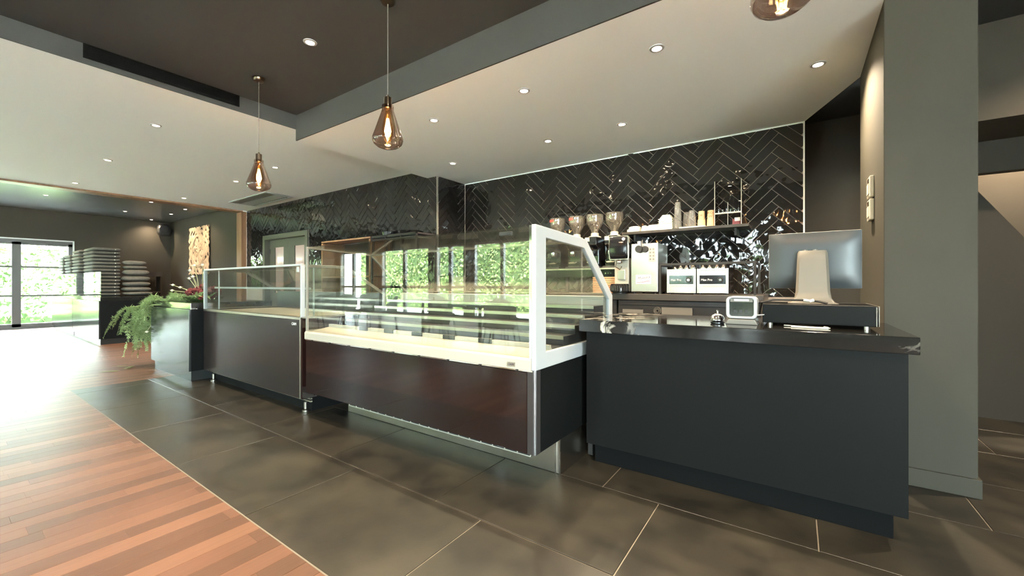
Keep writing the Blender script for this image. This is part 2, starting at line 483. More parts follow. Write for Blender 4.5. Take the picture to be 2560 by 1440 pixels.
def clip(poly, a, b, c):      # keep a*x+b*y<=c
    out = []
    for i in range(len(poly)):
        p, q = poly[i], poly[(i + 1) % len(poly)]
        dp, dq = a * p[0] + b * p[1] - c, a * q[0] + b * q[1] - c
        if dp <= 0: out.append(p)
        if dp * dq < 0:
            t = dp / (dp - dq); out.append((p[0] + (q[0] - p[0]) * t, p[1] + (q[1] - p[1]) * t))
    return out
def area(p): return abs(sum(p[i][0] * p[(i + 1) % len(p)][1] - p[(i + 1) % len(p)][0] * p[i][1] for i in range(len(p)))) / 2
HW = .0854; HN = 4
RT = math.sqrt(.5)
def herringbone(parent, to3, u0, u1, v0, v1, uoff, voff, holes=(), limit=298):
    """tiles laid in the (u,v) plane of a wall; to3(u,v,h) gives the world point at height h above the wall"""
    tiles = []
    n2 = 2 * HN
    rng = int((max(u1 - u0, v1 - v0) + 2) / HW * 1.5) + 12
    g = .0024
    for i in range(-rng, rng):
        for j in range(-rng, rng):
            k = (i - j) % n2
            if k == 0: r = (i, i + HN, j, j + 1)
            elif k == n2 - 1: r = (i, i + 1, j, j + HN)
            else: continue
            a0, a1, b0, b1 = (q * HW for q in r)
            a0 += g; a1 -= g; b0 += g; b1 -= g
            cu = ((a0 + a1) / 2 - (b0 + b1) / 2) * RT + uoff; cv = ((a0 + a1) / 2 + (b0 + b1) / 2) * RT + voff
            if not (u0 - .3 < cu < u1 + .3 and v0 - .3 < cv < v1 + .3): continue
            P = [((a - b) * RT + uoff, (a + b) * RT + voff) for a, b in ((a0, b0), (a1, b0), (a1, b1), (a0, b1))]
            for cl in ((1, 0, u1), (-1, 0, -u0), (0, 1, v1), (0, -1, -v0)):
                P = clip(P, *cl) if P else P
            if len(P) < 3 or area(P) < 2e-4: continue
            pieces = [P]
            for (hu0, hu1, hv1) in holes:      # opening from below v0 up to hv1
                nxt = []
                for Q in pieces:
                    top = clip(Q, 0, -1, -hv1)
                    low = clip(Q, 0, 1, hv1)
                    lf = clip(low, 1, 0, hu0) if len(low) > 2 else []
                    rt = clip(low, -1, 0, -hu1) if len(low) > 2 else []
                    if len(lf) > 2 and len(top) > 2 and area(Q) - area(top) - area(lf) < 1e-5: nxt.append(Q); continue
                    if len(rt) > 2 and len(top) > 2 and area(Q) - area(top) - area(rt) < 1e-5: nxt.append(Q); continue
                    nxt += [q for q in (top, lf, rt) if len(q) > 2 and area(q) > 2e-4]
                pieces = nxt
            for Q in pieces: tiles.append(Q)
    def dist(Q):
        u = sum(p[0] for p in Q) / len(Q); v = sum(p[1] for p in Q) / len(Q)
        q = to3(u, v, 0)
        s = view(q)
        if s is None or not (-60 < s[0] < 2620 and -60 < s[1] < 1500): return 1e3 + abs(u)
        return s[2] / math.sqrt(area(Q) / (HW * HW * HN))
    tiles.sort(key=dist)
    rest = MB()
    for t, Q in enumerate(tiles):
        n = len(Q)
        cu = sum(p[0] for p in Q) / n; cv = sum(p[1] for p in Q) / n
        tu, tv = R.gauss(0, .012), R.gauss(0, .012)
        hh = .008 + R.uniform(-.0008, .0008)
        def pt(p, h): return to3(p[0], p[1], h)
        inner = []
        for p in Q:
            d = math.hypot(p[0] - cu, p[1] - cv) or 1
            s = max(0, 1 - .0042 / d)
            inner.append((cu + (p[0] - cu) * s, cv + (p[1] - cv) * s))
        mb = MB()
        vs = [pt(p, 0) for p in Q] + [pt(p, hh - .0026) for p in Q] + [pt(p, hh + (p[0] - cu) * tu + (p[1] - cv) * tv) for p in inner]
        fs = [tuple(range(2 * n, 3 * n))]
        for i in range(n):
            j = (i + 1) % n
            fs += [(i, j, n + j, n + i), (n + i, n + j, 2 * n + j, 2 * n + i)]
        if t < limit:
            mb.add(vs, fs); mb.build('wall_tile', M['tile'], parent)
        else: rest.add(vs, fs)
    if rest.v:
        o = rest.build('wall_tiles', M['tile'], parent); o['kind'] = 'stuff'
herringbone(HB, lambda u, v, h: (u, YB - h, v), -4.205, .055, .95, ZS, -1.62 - .211, .02)
herringbone(HL, lambda u, v, h: (u, YL - h, v), XH + .0, -4.232, 1.0, ZL, -1.62 - .211 + .12, .05, holes=((-9.47, -7.63, 2.12),))
herringbone(HR, lambda u, v, h: (-4.22 + h, u, v), YL + .02, YB - .01, 1.2, ZS, 4.2, .05)
struct('trim_6', MB().box(-4.228, -4.210, YL - .011, YL + .008, 1.0, ZS), M['plastic_grey'], 'pale corner strip on the tiled wall edge', 'trim')
struct('trim_7', MB().box(.055, .068, YB - .014, YB + .2, 0, ZS), M['alu_light'], 'thin pale end strip of the tiled bar wall', 'trim')
struct('trim_8', MB().box(-4.22, .06, YB - .012, YB, ZS - .012, ZS), M['white_ceiling'], 'thin white bead where soffit meets bar tiles', 'trim')

struct('wall_column', box(.394, .746, 3.0, 4.0, 0, ZD), M['column'], 'grey-green painted pillar at the right end of the bar', 'pillar', bevel=.004)
bs = struct('baseboard_column', MB().box(.384, .758, 2.988, 4.0, 0, .095), M['column'], 'skirting around the foot of the pillar', 'baseboard', bevel=.003)
struct('wall_corridor', MB().box(-.6, 2.6, 5.72, 5.9, 0, ZD).box(.0, .06, YB + .19, 5.72, 0, ZD), M['wall'], 'taupe corridor wall behind the bar end', 'wall')
struct('wall_soffit_edge', MB().prism([(.394, 4.0), (.40, 4.012), (.066, 4.80), (.06, 4.79)], 'z', ZS + .001, ZD), M['dark_ceiling'], 'dark edge of the soffit cut-off corner', 'fascia')
# hall to the right: bulkhead, low ceiling, stair side
struct('wall_hall', MB().prism([(.9, 0), (XR, 0), (XR, .35), (1.90, .70), (1.205, 1.818), (.9, 2.3)], 'y', 4.85, 4.95), M['dark_wall'],
       'dark diagonal stair side wall in the right hall', 'wall')
struct('wall_hall_beam', MB().box(.9, XR, 4.85, 4.95, 1.962, 2.214), M['dark_wall'], 'dark lintel above the pale stair wall', 'beam')
struct('wall_hall_bulkhead', MB().box(.746, XR, 4.23, 4.85, 2.214, ZD), M['wall'], 'taupe bulkhead over the right hall', 'bulkhead')
struct('wall_stair', MB().box(.5, XR, 5.75, 5.9, 0, ZD), M['cream'], 'pale cream wall lit behind the stairs', 'wall')
struct('wall_corridor_side', MB().box(.93, 1.0, 4.95, 5.75, 0, ZD), M['dark_wall'], 'dark wall between corridor and stairs', 'wall')
# far room walls
struct('wall_far', MB().box(XF - .25, XF, FARWIN[1], YL + .2, 0, ZF + .1).box(XF - .25, XF, YW - .25, FARWIN[1], 2.16, ZF + .1).box(XF - .25, XF, YW - .25, FARWIN[0], 0, 2.16),
       M['wall'], 'taupe end wall with the sliding garden doors', 'wall')
struct('wall_far_side', box(XF - .25, XH - .27, YL, YL + .2, 0, ZF + .1), M['wall'], 'taupe wall carrying the carved panel', 'wall')
# window wall behind the viewer
wm = MB()
xs = [XF - .25] + [q for ab in BACKWIN for q in ab] + [XR + .2]
for i in range(0, len(xs), 2): wm.box(xs[i], xs[i + 1], YW - .25, YW, 0, ZD + .1)
for a, b in BACKWIN: wm.box(a, b, YW - .25, YW, 2.35, ZD + .1)
struct('wall_front', wm, M['wall'], 'taupe window wall opposite the bar, mirrored in the case glass', 'wall')
struct('wall_right', MB().box(XR, XR + .2, RIGHTWIN_ADDED[1], 6.2, 0, ZD + .1).box(XR, XR + .2, YW, RIGHTWIN_ADDED[0], 0, ZD + .1).box(XR, XR + .2, RIGHTWIN_ADDED[0], RIGHTWIN_ADDED[1], 2.45, ZD + .1), M['wall'], 'taupe end wall right of the hall', 'wall')
struct('roof', box(XF - .6, XR + .3, YW - .6, 6.4, 3.05, 3.25), M['dark_ceiling'], 'flat roof slab over the rooms', 'roof')  # out of view, added to keep direct sun off the interior

# ------------------------------------------------------------------ windows
def window_x(name, label, x, y0, y1, z1, nleaf, bars):
    root = thing(name, label, 'window', (x, (y0 + y1) / 2, 0), kind='structure')
    fr = MB(); w = (y1 - y0) / nleaf
    fr.box(x - .12, x + .01, y0, y1, z1 - .06, z1).box(x - .12, x + .01, y0, y1, 0, .05)
    fr.build('outer_frame', M['alu'], root)
    box(x + .002, x + .018, y0 - .03, y1 + .03, z1, z1 + .03).build('reveal_trim', M['alu_light'], root)
    box(x + .002, x + .018, y1, y1 + .03, 0, z1).build('reveal_trim', M['alu_light'], root)
    for i in range(nleaf):
        a = y0 + i * w; b = a + w
        lf = MB().box(x - .08, x - .02, a, a + .07, .05, z1 - .06).box(x - .08, x - .02, b - .07, b, .05, z1 - .06)
        lf.box(x - .08, x - .02, a, b, .05, .12).box(x - .08, x - .02, a, b, z1 - .12, z1 - .06)
        l = lf.build('sash', M['alu'], root)
        zs = [.12] + bars + [z1 - .12]
        for q in bars: box(x - .07, x - .03, a + .07, b - .07, q - .02, q + .02).build('glazing_bar', M['alu'], l)
        for q in range(len(zs) - 1):
            box(x - .053, x - .047, a + .07, b - .07, zs[q] + .02, zs[q + 1] - .02).build('pane', M['pane'], l)
def added_side_window():  # added window, never in view, brightens pillar and hall
    a, b = RIGHTWIN_ADDED
    root = thing('window_10', 'wide dark-framed window in the right end wall beside the viewer', 'window', (XR, (a + b) / 2, 0), kind='structure')
    fr = MB().box(XR + .02, XR + .12, a, b, 2.38, 2.45).box(XR + .02, XR + .12, a, b, 0, .08)
    for k in range(5):
        y = a + (b - a - .08) * k / 4
        fr.box(XR + .02, XR + .12, y, y + .08, .08, 2.38)
    fr.build('outer_frame', M['alu'], root)
    for k in range(4):
        y = a + (b - a - .08) * k / 4
        box(XR + .067, XR + .073, y + .08, y + (b - a - .08) / 4, .08, 2.38).build('pane', M['pane'], root)
added_side_window()
window_x('window_1', 'dark-framed glazed garden doors in the far wall with hedge outside', XF, FARWIN[0], FARWIN[1], 2.16, 4, [.80, 1.5])
for n, (a, b) in enumerate(BACKWIN):
    root = thing('window_%d' % (n + 2), 'tall dark-framed window opposite the bar, %s along the window wall' % ordinal(n + 1), 'window', ((a + b) / 2, YW, 0), kind='structure')
    fr = MB().box(a, b, YW - .12, YW - .02, 2.28, 2.35).box(a, b, YW - .12, YW - .02, 0, .12).box(a, a + .08, YW - .12, YW - .02, .12, 2.28).box(b - .08, b, YW - .12, YW - .02, .12, 2.28)
    fr.build('outer_frame', M['alu'], root)
    w = (b - a) / 2
    box(a + w - .06, a + w + .06, YW - .12, YW - .02, .12, 2.28).build('mullion', M['alu'], root)
    for i in range(2):
        box(a + i * w + .06, a + (i + 1) * w - .06, YW - .10, YW - .04, .95, 1.03).build('transom', M['alu'], root)
        for z0, z1 in ((.12, .95), (1.03, 2.28)):
            box(a + i * w + .06, a + (i + 1) * w - .06, YW - .073, YW - .067, z0, z1).build('pane', M['pane'], root)

# ------------------------------------------------------------------ outside
struct('ground', MB().box(-45, 40, -40, YW - .25, -.15, -.06).box(XR + .2, 40, YW - .25, 30, -.15, -.06).box(-45, XF - .25, YW - .25, 30, -.15, -.06), M['paving'], 'pale paved terrace outside the glass doors', 'terrace')
def hedge(name, label, x0, x1, y0, y1, h, nleaf, face):
    root = thing(name, label, 'hedge', ((x0 + x1) / 2, (y0 + y1) / 2, -.06), group='clipped garden hedges')
    box(x0 + .08, x1 - .08, y0 + .08, y1 - .08, -.06, h - .12).build('branches', M['hedge_core'], root)
    mb = MB(); rr = random.Random(5)
    for _ in range(nleaf):
        z = rr.uniform(0, h)
        if face == 'x': c = Vector((x1 - abs(rr.gauss(0, .07)), rr.uniform(y0, y1), z))
        else: c = Vector((rr.uniform(x0, x1), y1 - abs(rr.gauss(0, .07)), z))
        if rr.random() < .12: c = Vector((rr.uniform(x0, x1), rr.uniform(y0, y1), h + rr.gauss(0, .05)))
        s = rr.uniform(.035, .085)
        a = Vector((rr.gauss(0, 1), rr.gauss(0, 1), rr.gauss(0, 1))).normalized()
        b = a.cross(Vector((rr.gauss(0, 1), rr.gauss(0, 1), rr.gauss(0, 1)))).normalized()
        mb.add([c - a * s, c + b * s * .5, c + a * s, c - b * s * .5], [(0, 1, 2, 3)])
    f = mb.build('foliage', M['leaf'], root, recalc=False); f['kind'] = 'stuff'
hedge('hedge', 'bright green clipped hedge beyond the far glass doors', -19.4, -18.4, -8, 6.5, 2.25, 9000, 'x')
hedge('hedge', 'tall clipped hedge beyond the left windows opposite the bar', -19, -7.2, -10.6, -9.6, 3.1, 9000, 'y')
hedge('hedge', 'low clipped hedge beyond the right windows opposite the bar', -7.0, 7, -12.4, -11.4, 1.5, 6000, 'y')

# ------------------------------------------------------------------ kitchen door in the left tiled wall
dr = thing('door_1', 'grey-green double door with pale glazed panels in the tiled wall', 'door', (-8.55, YL, 0), kind='structure')
fm = MB()
fm.ring([(-9.45, 0), (-7.65, 0), (-7.65, 2.115), (-9.45, 2.115)], [(-9.36, .001), (-7.74, .001), (-7.74, 2.02), (-9.36, 2.02)], 'y', YL - .03, YL + .14)
fm.build('door_frame', M['door'], dr)
for x0, x1, hs in ((-9.36, -8.552, 1), (-8.548, -7.74, -1)):
    lf = MB().ring([(x0, .01), (x1, .01), (x1, 2.02), (x0, 2.02)], [(x0 + .22, .9), (x1 - .22, .9), (x1 - .22, 1.86), (x0 + .22, 1.86)], 'y', YL + .08, YL + .12)
    d = lf.build('door_leaf', M['door'], dr)
    box(x0 + .22, x1 - .22, YL + .097, YL + .103, .9, 1.86).build('pane', M['pink_glass'], d)
    hx = x0 + .02 if hs == 1 else x1 - .02
    for z in (.3, 1.05, 1.78): MB().lathe([(.011, -.05), (.011, .05)], (hx, YL + .07, z), 10).build('hinge', M['graphite'], d)
    ix = x1 - .07 if hs == 1 else x0 + .07
    MB().tube([(ix, YL + .08, 1.03), (ix, YL + .03, 1.03), (ix - hs * .11, YL + .03, 1.03)], .009).build('handle', M['steel'], d, smooth=True)

# ------------------------------------------------------------------ large display case
CX0, CX1, CY0, CY1 = -3.25, -1.08, 1.76, 2.80
case = thing('display_case', 'large glass pastry display case with white frame and dark brown base', 'display case', (-2.165, 2.28, 0))
pl = box(-3.10, -1.085, 2.04, 2.72, 0, .2).build('plinth', M['steel'], case, bevel=.003)
for x in (-1.118, -1.092): box(x, x + .008, 2.032, 2.04, .0, .195).build('corner_strip', M['chrome'], pl)
box(-3.07, -1.275, 2.035, 2.04, .055, .155).build('vent_backing', M['black'], pl)
g = MB()
for k in range(7): g.box(-3.07, -1.275, 2.029, 2.035, .055 + k * .0155, .0605 + k * .0155)
nb = 19
for k in range(nb + 1):
    x = -3.07 + (1.795 - .006) * k / nb
    g.box(x, x + .006, 2.028, 2.034, .055, .1535)
g.build('vent_grille', M['cream_metal'], pl)
box(-1.52, -1.46, 2.0255, 2.0285, .07, .125).build('rating_label', M['label_white'], pl)
box(CX0 + .03, CX1 - .02, CY0 + .025, CY1, .2, .615).build('base_box', M['black'], case)
box(CX0, CX1 - .05, CY0, CY0 + .022, .2, .618).build('front_panel', M['espresso'], case, bevel=.002)
MB().prism([(CX1 - .048, CY0), (CX1 - .012, CY0), (CX1, CY0 + .012), (CX1, CY0 + .05), (CX1 - .048, CY0 + .05)], 'z', .2, .63).build('corner_post', M['graphite'], case)
MB().tube([(CX1 - .006, CY0 + .006, .2), (CX1 - .006, CY0 + .006, .63)], .003, 6).build('edge_bead', M['chrome'], case)
box(CX1 - .02, CX1, CY0 + .052, CY1, .2, .63).build('side_panel', M['black_laminate'], case, bevel=.002)
box(CX0, CX0 + .02, CY0 + .024, CY1, .2, .63).build('side_panel', M['black_laminate'], case, bevel=.002)
box(CX0, CX1 - .015, CY0 - .004, CY0 + .04, .621, .629).build('chrome_line', M['chrome'], case)
sill = MB().prism([(CY0 - .012, .629), (CY0 - .012, .68), (CY0 - .004, .692), (CY0 + .03, .692), (CY0 + .03, .629)], 'x', CX0, CX1 - .022).build('front_sill', M['cream_metal'], case, bevel=.002)
bd = box(-1.245, -1.195, CY0 - .0155, CY0 - .012, .640, .662).build('badge', M['steel'], sill)
text('CIAM', 'lettering', M['print_dark'], .016, sill, (-1.22, CY0 - .0165, .651))
for k in range(9):
    MB().lathe([(.005, -.004), (.005, .002)], (CX0 + .1 + k * .245, CY0 - .008, .624), 8, 'y').build('clip', M['graphite'], sill)
box(CX0 + .03, CX1 - .03, CY0 + .004, CY0 + .012, .692, 1.362).build('front_glass', M['case_glass'], case)
MB().prism([(CY0 + .004, 1.362), (CY0 + .004, 1.370), (2.36, 1.345), (2.36, 1.337)], 'x', CX0 + .03, CX1 - .03).build('top_glass', M['case_glass'], case)
box(-1.30, -1.22, CY0 - .012, CY0 + .004, 1.325, 1.345).build('glass_catch', M['black'], case, bevel=.003)
outer = [(CY0 - .002, .63), (CY0 - .002, 1.372), (2.365, 1.348), (2.805, .99), (2.805, .63)]
inner = [(1.862, .712), (1.862, 1.312), (2.335, 1.292), (2.745, .962), (2.745, .712)]
MB().ring(outer, inner, 'x', CX1 - .022, CX1 + .004).build('side_frame', M['white_metal'], case, bevel=.003)
MB().prism([(a, b) for a, b in inner], 'x', CX1 - .012, CX1 - .007).build('side_glass', M['case_glass'], case)
box(CX1 - .034, CX1 - .02, CY0 - .004, CY0 + .02, .63, 1.368).build('corner_bead', M['chrome'], case)
innerL = [(1.775, .70), (1.775, 1.356), (2.358, 1.333), (2.79, .982), (2.79, .70)]
MB().ring(outer, innerL, 'x', CX0, CX0 + .018).build('side_frame', M['dull_steel'], case, bevel=.002)
MB().prism(innerL, 'x', CX0 + .006, CX0 + .011).build('side_glass', M['case_glass'], case)
# interior: pale front deck, lit lip, five dark steps with bright nosings, back rail
box(CX0 + .02, CX1 - .024, CY0 + .03, CY1 - .01, .616, .66).build('tray', M['steel'], case)
MB().prism([(CY0 + .03, .66), (CY0 + .03, .69), (1.945, .712), (1.945, .66)], 'x', CX0 + .02, CX1 - .024).build('front_deck', M['cream_metal'], case)
lip = box(CX0 + .02, CX1 - .024, 1.945, 1.965, .66, .735).build('deck_lip', M['cream_metal'], case)
for x in (-2.75, -2.45, -2.15, -1.85, -1.55): box(x - .05, x + .05, 1.939, 1.971, .70, .738).build('clip', M['black'], lip)
stepz = [(1.967, 2.11, .715), (2.11, 2.26, .765), (2.26, 2.40, .815), (2.40, 2.54, .868), (2.54, 2.70, .922)]
for y0, y1, z in stepz:
    st = box(CX0 + .02, CX1 - .024, y0, y1, .66, z).build('display_step', M['graphite'], case)
    box(CX0 + .02, CX1 - .024, y0 - .003, y0 + .007, z - .018, z + .003).build('nosing', M['steel'], st)
    for x in (-2.73, -2.2, -1.67): MB().lathe([(.006, 0), (.006, .03)], (x, y1 - .03, z), 8).build('ticket_peg', M['clear'], st)
box(CX0 + .018, CX1 - .024, 2.70, 2.80, .66, .985).build('rear_rail', M['cream_metal'], case, bevel=.003)
for x0, x1, o in ((CX0 + .02, -2.15, 0), (-2.18, CX1 - .026, .01)):
    MB().prism([(2.362 + o, 1.338), (2.368 + o, 1.342), (2.79 + o * .6, .995), (2.784 + o * .6, .991)], 'x', x0, x1).build('rear_door', M['case_glass'], case)
MB().prism([(2.358, 1.336), (2.358, 1.35), (2.372, 1.345), (2.372, 1.33)], 'x', CX0 + .018, CX1 - .024).build('top_rail', M['dull_steel'], case)
for x in (-1.155,):
    r_ = MB().lathe([(.006, .70), (.006, 1.33)], (x, 1.875, 0), 10).build('support_rod', M['chrome'], case, smooth=True)
    MB().lathe([(.022, .70), (.022, .712), (.010, .725)], (x, 1.875, 0), 12).build('rod_foot', M['cream_metal'], r_)

# ------------------------------------------------------------------ small display case
SX0, SX1, SY0, SY1 = -5.42, -3.34, 1.78, 2.72
sc2 = thing('display_case', 'lower glass display case with dark grey front, left of the tall case', 'display case', (-4.38, 2.25, 0))
pk = box(SX0 + .03, SX1 - .02, SY0 + .09, SY1 - .05, .0, .12).build('plinth', M['deep_black'], sc2)
for z in (.078, .100): box(SX0 + .04, SX1 - .01, SY0 + .075, SY0 + .09, z, z + .010).build('plinth_rail', M['steel'], pk)
for x in (SX1 - .06, SX0 + .1): MB().lathe([(.028, 0), (.028, .012), (.014, .02), (.014, .075)], (x, SY0 + .06, 0), 14).build('foot', M['steel'], pk, smooth=True)
box(SX0 + .02, SX1 - .02, SY0 + .02, SY1, .12, .77).build('base_box', M['black'], sc2)
fp = box(SX0, SX1 - .045, SY0, SY0 + .02, .12, .772).build('front_panel', M['dark_panel'], sc2, bevel=.002)
text('CIAM', 'lettering', M['led_white'], .032, fp, (-3.475, SY0 - .0006, .735))
box(SX1 - .043, SX1 - .028, SY0 - .002, SY0 + .02, .12, .79).build('edge_strip', M['steel'], sc2)
box(SX1 - .026, SX1, SY0 + .0, SY1, .12, .785).build('side_panel', M['espresso'], sc2)
box(SX0, SX0 + .018, SY0 + .022, SY1, .12, .785).build('side_panel', M['black_laminate'], sc2)
box(SX0, SX1 - .028, SY0 - .003, SY0 + .05, .773, .797).build('front_sill', M['steel'], sc2, bevel=.002)
box(SX0 + .02, SX1 - .03, SY0 + .05, SY1 - .02, .77, .782).build('deck', M['cream_metal'], sc2)
o2 = [(SY0, .79), (SY0, 1.235), (2.20, 1.235), (2.62, .98), (2.62, .79)]
i2 = [(SY0 + .028, .80), (SY0 + .028, 1.21), (2.19, 1.21), (2.59, .965), (2.59, .80)]
for x, m in ((SX0, 'dull_steel'), (SX1 - .03, 'dull_steel')):
    box(x - .001, x + .017, SY0 - .003, SY0 + .030, .797, 1.232).build('front_post', M['white_metal'], sc2, bevel=.002)
    MB().ring(o2, i2, 'x', x, x + .016).build('side_frame', M[m], sc2, bevel=.002)
    MB().prism(i2, 'x', x + .005, x + .010).build('side_glass', M['case_glass'], sc2)
box(SX0 + .017, SX1 - .031, SY0 + .004, SY0 + .010, .797, 1.222).build('front_glass', M['case_glass'], sc2)
box(SX0 + .016, SX1 - .03, SY0 - .001, SY0 + .024, 1.222, 1.240).build('top_rail', M['white_metal'], sc2, bevel=.002)
box(SX0 + .017, SX1 - .031, SY0 + .026, 2.20, 1.228, 1.235).build('top_glass', M['case_glass'], sc2)
sg = box(SX0 + .03, SX1 - .045, SY0 + .10, 2.30, 1.03, 1.038).build('glass_shelf', M['case_glass'], sc2)
box(SX0 + .03, SX1 - .045, SY0 + .092, SY0 + .10, 1.024, 1.042).build('shelf_edge', M['white_metal'], sg)
for x in (SX0 + .05, SX1 - .06):
    MB().lathe([(.008, .79), (.008, 1.225)], (x, SY0 + .13, 0), 8).build('support_rod', M['white_metal'], sc2)
box(SX1 - .085, SX1 - .05, SY0 - .006, SY0 + .002, 1.17, 1.215).build('lock_tab', M['white_metal'], sc2, bevel=.004)
for x0, x1 in ((SX0 + .02, -4.36), (-4.37, SX1 - .032)):
    MB().prism([(2.205, 1.226), (2.211, 1.230), (2.612, .985), (2.606, .981)], 'x', x0, x1).build('rear_door', M['case_glass'], sc2)
box(SX0 + .017, SX1 - .031, 2.56, 2.62, .79, .985).build('rear_rail', M['graphite'], sc2)

# ------------------------------------------------------------------ checkout counter and slab
ct = thing('counter', 'matt black checkout counter on a recessed plinth at the right', 'counter', (-.32, 2.6, 0))
box(-1.0, .335, 2.32, 2.9, 0, .12).build('plinth', M['deep_black'], ct)
box(-1.03, .372, 2.262, 2.282, .12, .787).build('front_panel', M['black_laminate'], ct, bevel=.0015)
box(.352, .372, 2.284, 2.95, .12, .787).build('side_panel', M['black_laminate'], ct, bevel=.0015)
box(-1.03, -1.01, 2.284, 2.95, .12, .787).build('side_panel', M['black_laminate'], ct, bevel=.0015)
box(-1.0, .35, 2.284, 2.93, .13, .785).build('carcass', M['black'], ct)
box(-1.055, -1.025, 2.34, 2.40, .02, .13).build('foot_block', M['black'], ct)
sl = box(-1.068, .402, 2.238, 2.985, .787, .857).build('worktop', M['marble'], None, bevel=.003)
tag(sl, 'thick polished black marble worktop with white veins on the checkout counter', 'worktop')

# ------------------------------------------------------------------ end cabinet with slab (flower stand)
ec = thing('end_cabinet', 'polished black end cabinet carrying the flower arrangement', 'cabinet', (-6.12, 2.1, 0))
box(-6.74, -5.50, 1.69, 2.5, 0, .11).build('plinth', M['black_laminate_far'], ec)
box(-6.78, -5.47, 1.66, 1.68, .11, .79).build('front_panel', M['black_laminate_far'], ec, bevel=.0015)
box(-5.49, -5.47, 1.682, 2.5, .11, .79).build('side_panel', M['black_laminate'], ec, bevel=.0015)
box(-6.78, -6.76, 1.682, 2.5, .11, .79).build('side_panel', M['black_laminate'], ec, bevel=.0015)
box(-6.755, -5.495, 1.685, 2.49, .11, .789).build('carcass', M['black'], ec)
es = box(-6.80, -5.50, 1.685, 2.54, .791, .862).build('worktop', M['stone'], None, bevel=.003)
tag(es, 'black marble worktop under the flower arrangement', 'worktop')

# ------------------------------------------------------------------ far cabinets, worktop and glass guard
for x0, x1, lab in ((-12.35, -10.12, 'polished black cabinet under the near cushion stacks in the far room'),
                    (-14.75, -12.37, 'polished black cabinet nearest the glass doors, under the far cushion stacks')):
    fc = thing('buffet_cabinet', lab, 'cabinet', ((x0 + x1) / 2, 2.3, 0), group='buffet cabinets in the far room')
    box(x0 + .01, x1 - .02, 1.79, 2.75, 0, .10).build('plinth', M['black_laminate_far'], fc)
    box(x0, x1, 1.765, 1.785, .10, .775).build('front_panel', M['black_laminate_far'], fc, bevel=.0015)
    box(x1 - .02, x1, 1.787, 2.8, .10, .775).build('side_panel', M['black_laminate'], fc, bevel=.0015)
    box(x0, x0 + .02, 1.787, 2.8, .10, .775).build('side_panel', M['black_laminate'], fc, bevel=.0015)
    box(x0 + .022, x1 - .022, 1.79, 2.79, .10, .774).build('carcass', M['black'], fc)
fw = box(-14.77, -10.15, 1.79, 2.82, .776, .842).build('worktop', M['stone'], None, bevel=.003)
tag(fw, 'long dark stone worktop on the cabinets below the cushions', 'worktop')
for x0, x1, lab in ((-12.35, -10.18, 'clear glass guard standing along the near end of the cushion cabinets'),
                    (-14.74, -12.37, 'clear glass guard at the garden door end of the cushion cabinets')):
    gg = thing('glass_guard', lab, 'glass panel', ((x0 + x1) / 2, 1.80, .842), group='glass guards on the cushion cabinets')
    box(x0, x1, 1.796, 1.804, .846, 1.30).build('glass_sheet', M['case_glass'], gg)
    for q in (.15, .5, .85):
        x = x0 + (x1 - x0) * q
        MB().lathe([(.014, .842), (.014, .862), (.010, .866)], (x, 1.812, 0), 10).build('clamp', M['steel'], gg)

# ------------------------------------------------------------------ cushions
def superbox(w, d, h, e1=.35, e2=.18, nu=28, nv=10, sag=0, seed=0):
    mb = MB(); rr = random.Random(seed)
    ph = rr.uniform(0, 6)
    def sp(a, e): return math.copysign(abs(a) ** e, a)
    vs = []; fs = []
    for j in range(nv + 1):
        v = -PI / 2 + PI * j / nv
        for i in range(nu):
            u = 2 * PI * i / nu
            x = w / 2 * sp(math.cos(v), e1) * sp(math.cos(u), e2)
            y = d / 2 * sp(math.cos(v), e1) * sp(math.sin(u), e2)
            z = h / 2 + h / 2 * sp(math.sin(v), .75)
            if sag: z += sag * h * math.sin(x / w * 5 + ph) * math.cos(y / d * 4 + ph)
            vs.append((x, y, z))
    for j in range(nv):
        for i in range(nu):
            fs.append((j * nu + i, j * nu + (i + 1) % nu, (j + 1) * nu + (i + 1) % nu, (j + 1) * nu + i))
    return mb.add(vs, fs)
cush_mesh = {}
ZW = .842
stacks = [(-12.12, -11.30, 1.88, 2.30, 14, 'nearest tall'), (-13.12, -12.42, 1.86, 2.30, 14, 'second tall'),
          (-13.95, -13.30, 1.86, 2.30, 13, 'third tall'), (-14.70, -14.15, 1.86, 2.30, 13, 'farthest tall')]
for si, (x0, x1, y0, y1, n, nm) in enumerate(stacks):
    h = .0692
    key = ('c', si)
    cush_mesh[key] = superbox(x1 - x0, y1 - y0, h * .985, .22, .12).mesh('cushion_pad', M['fabric'], smooth=True)
    pm = MB()
    w, d = x1 - x0, y1 - y0
    pm.tube([(-w / 2 + .02, -d / 2 + .004, h * .5), (w / 2 - .02, -d / 2 + .004, h * .5), (w / 2 - .004, -d / 2 + .02, h * .5), (w / 2 - .004, d / 2 - .02, h * .5)], .0045, 6)
    pipe = pm.mesh('piping', M['fabric_soft'])
    btn = MB().lathe([(.009, 0), (.009, .004)], (w / 2 - .002, d / 2 - .09, h * .5), 8, 'x').mesh('tag_button', M['label_white'])
    for k in range(n):
        lab = 'grey box seat cushion in the %s stack, %s from the top' % (nm, ordinal(n - k))
        t = thing('seat_cushion', lab, 'cushion', ((x0 + x1) / 2 + R.gauss(0, .006), (y0 + y1) / 2 + R.gauss(0, .006), ZW + k * h), group='box cushions stacked on the far cabinets')
        for nm2, me in (('cushion_pad', cush_mesh[key]), ('piping', pipe), ('tag_button', btn)):
            o = bpy.data.objects.new(nm2, me); C.objects.link(o); o.parent = t
zc = ZW
soft = [(.43, .44, .075), (.42, .44, .10), (.42, .42, .10), (.44, .44, .115), (.40, .40, .125), (.36, .36, .075), (.34, .36, .10)]
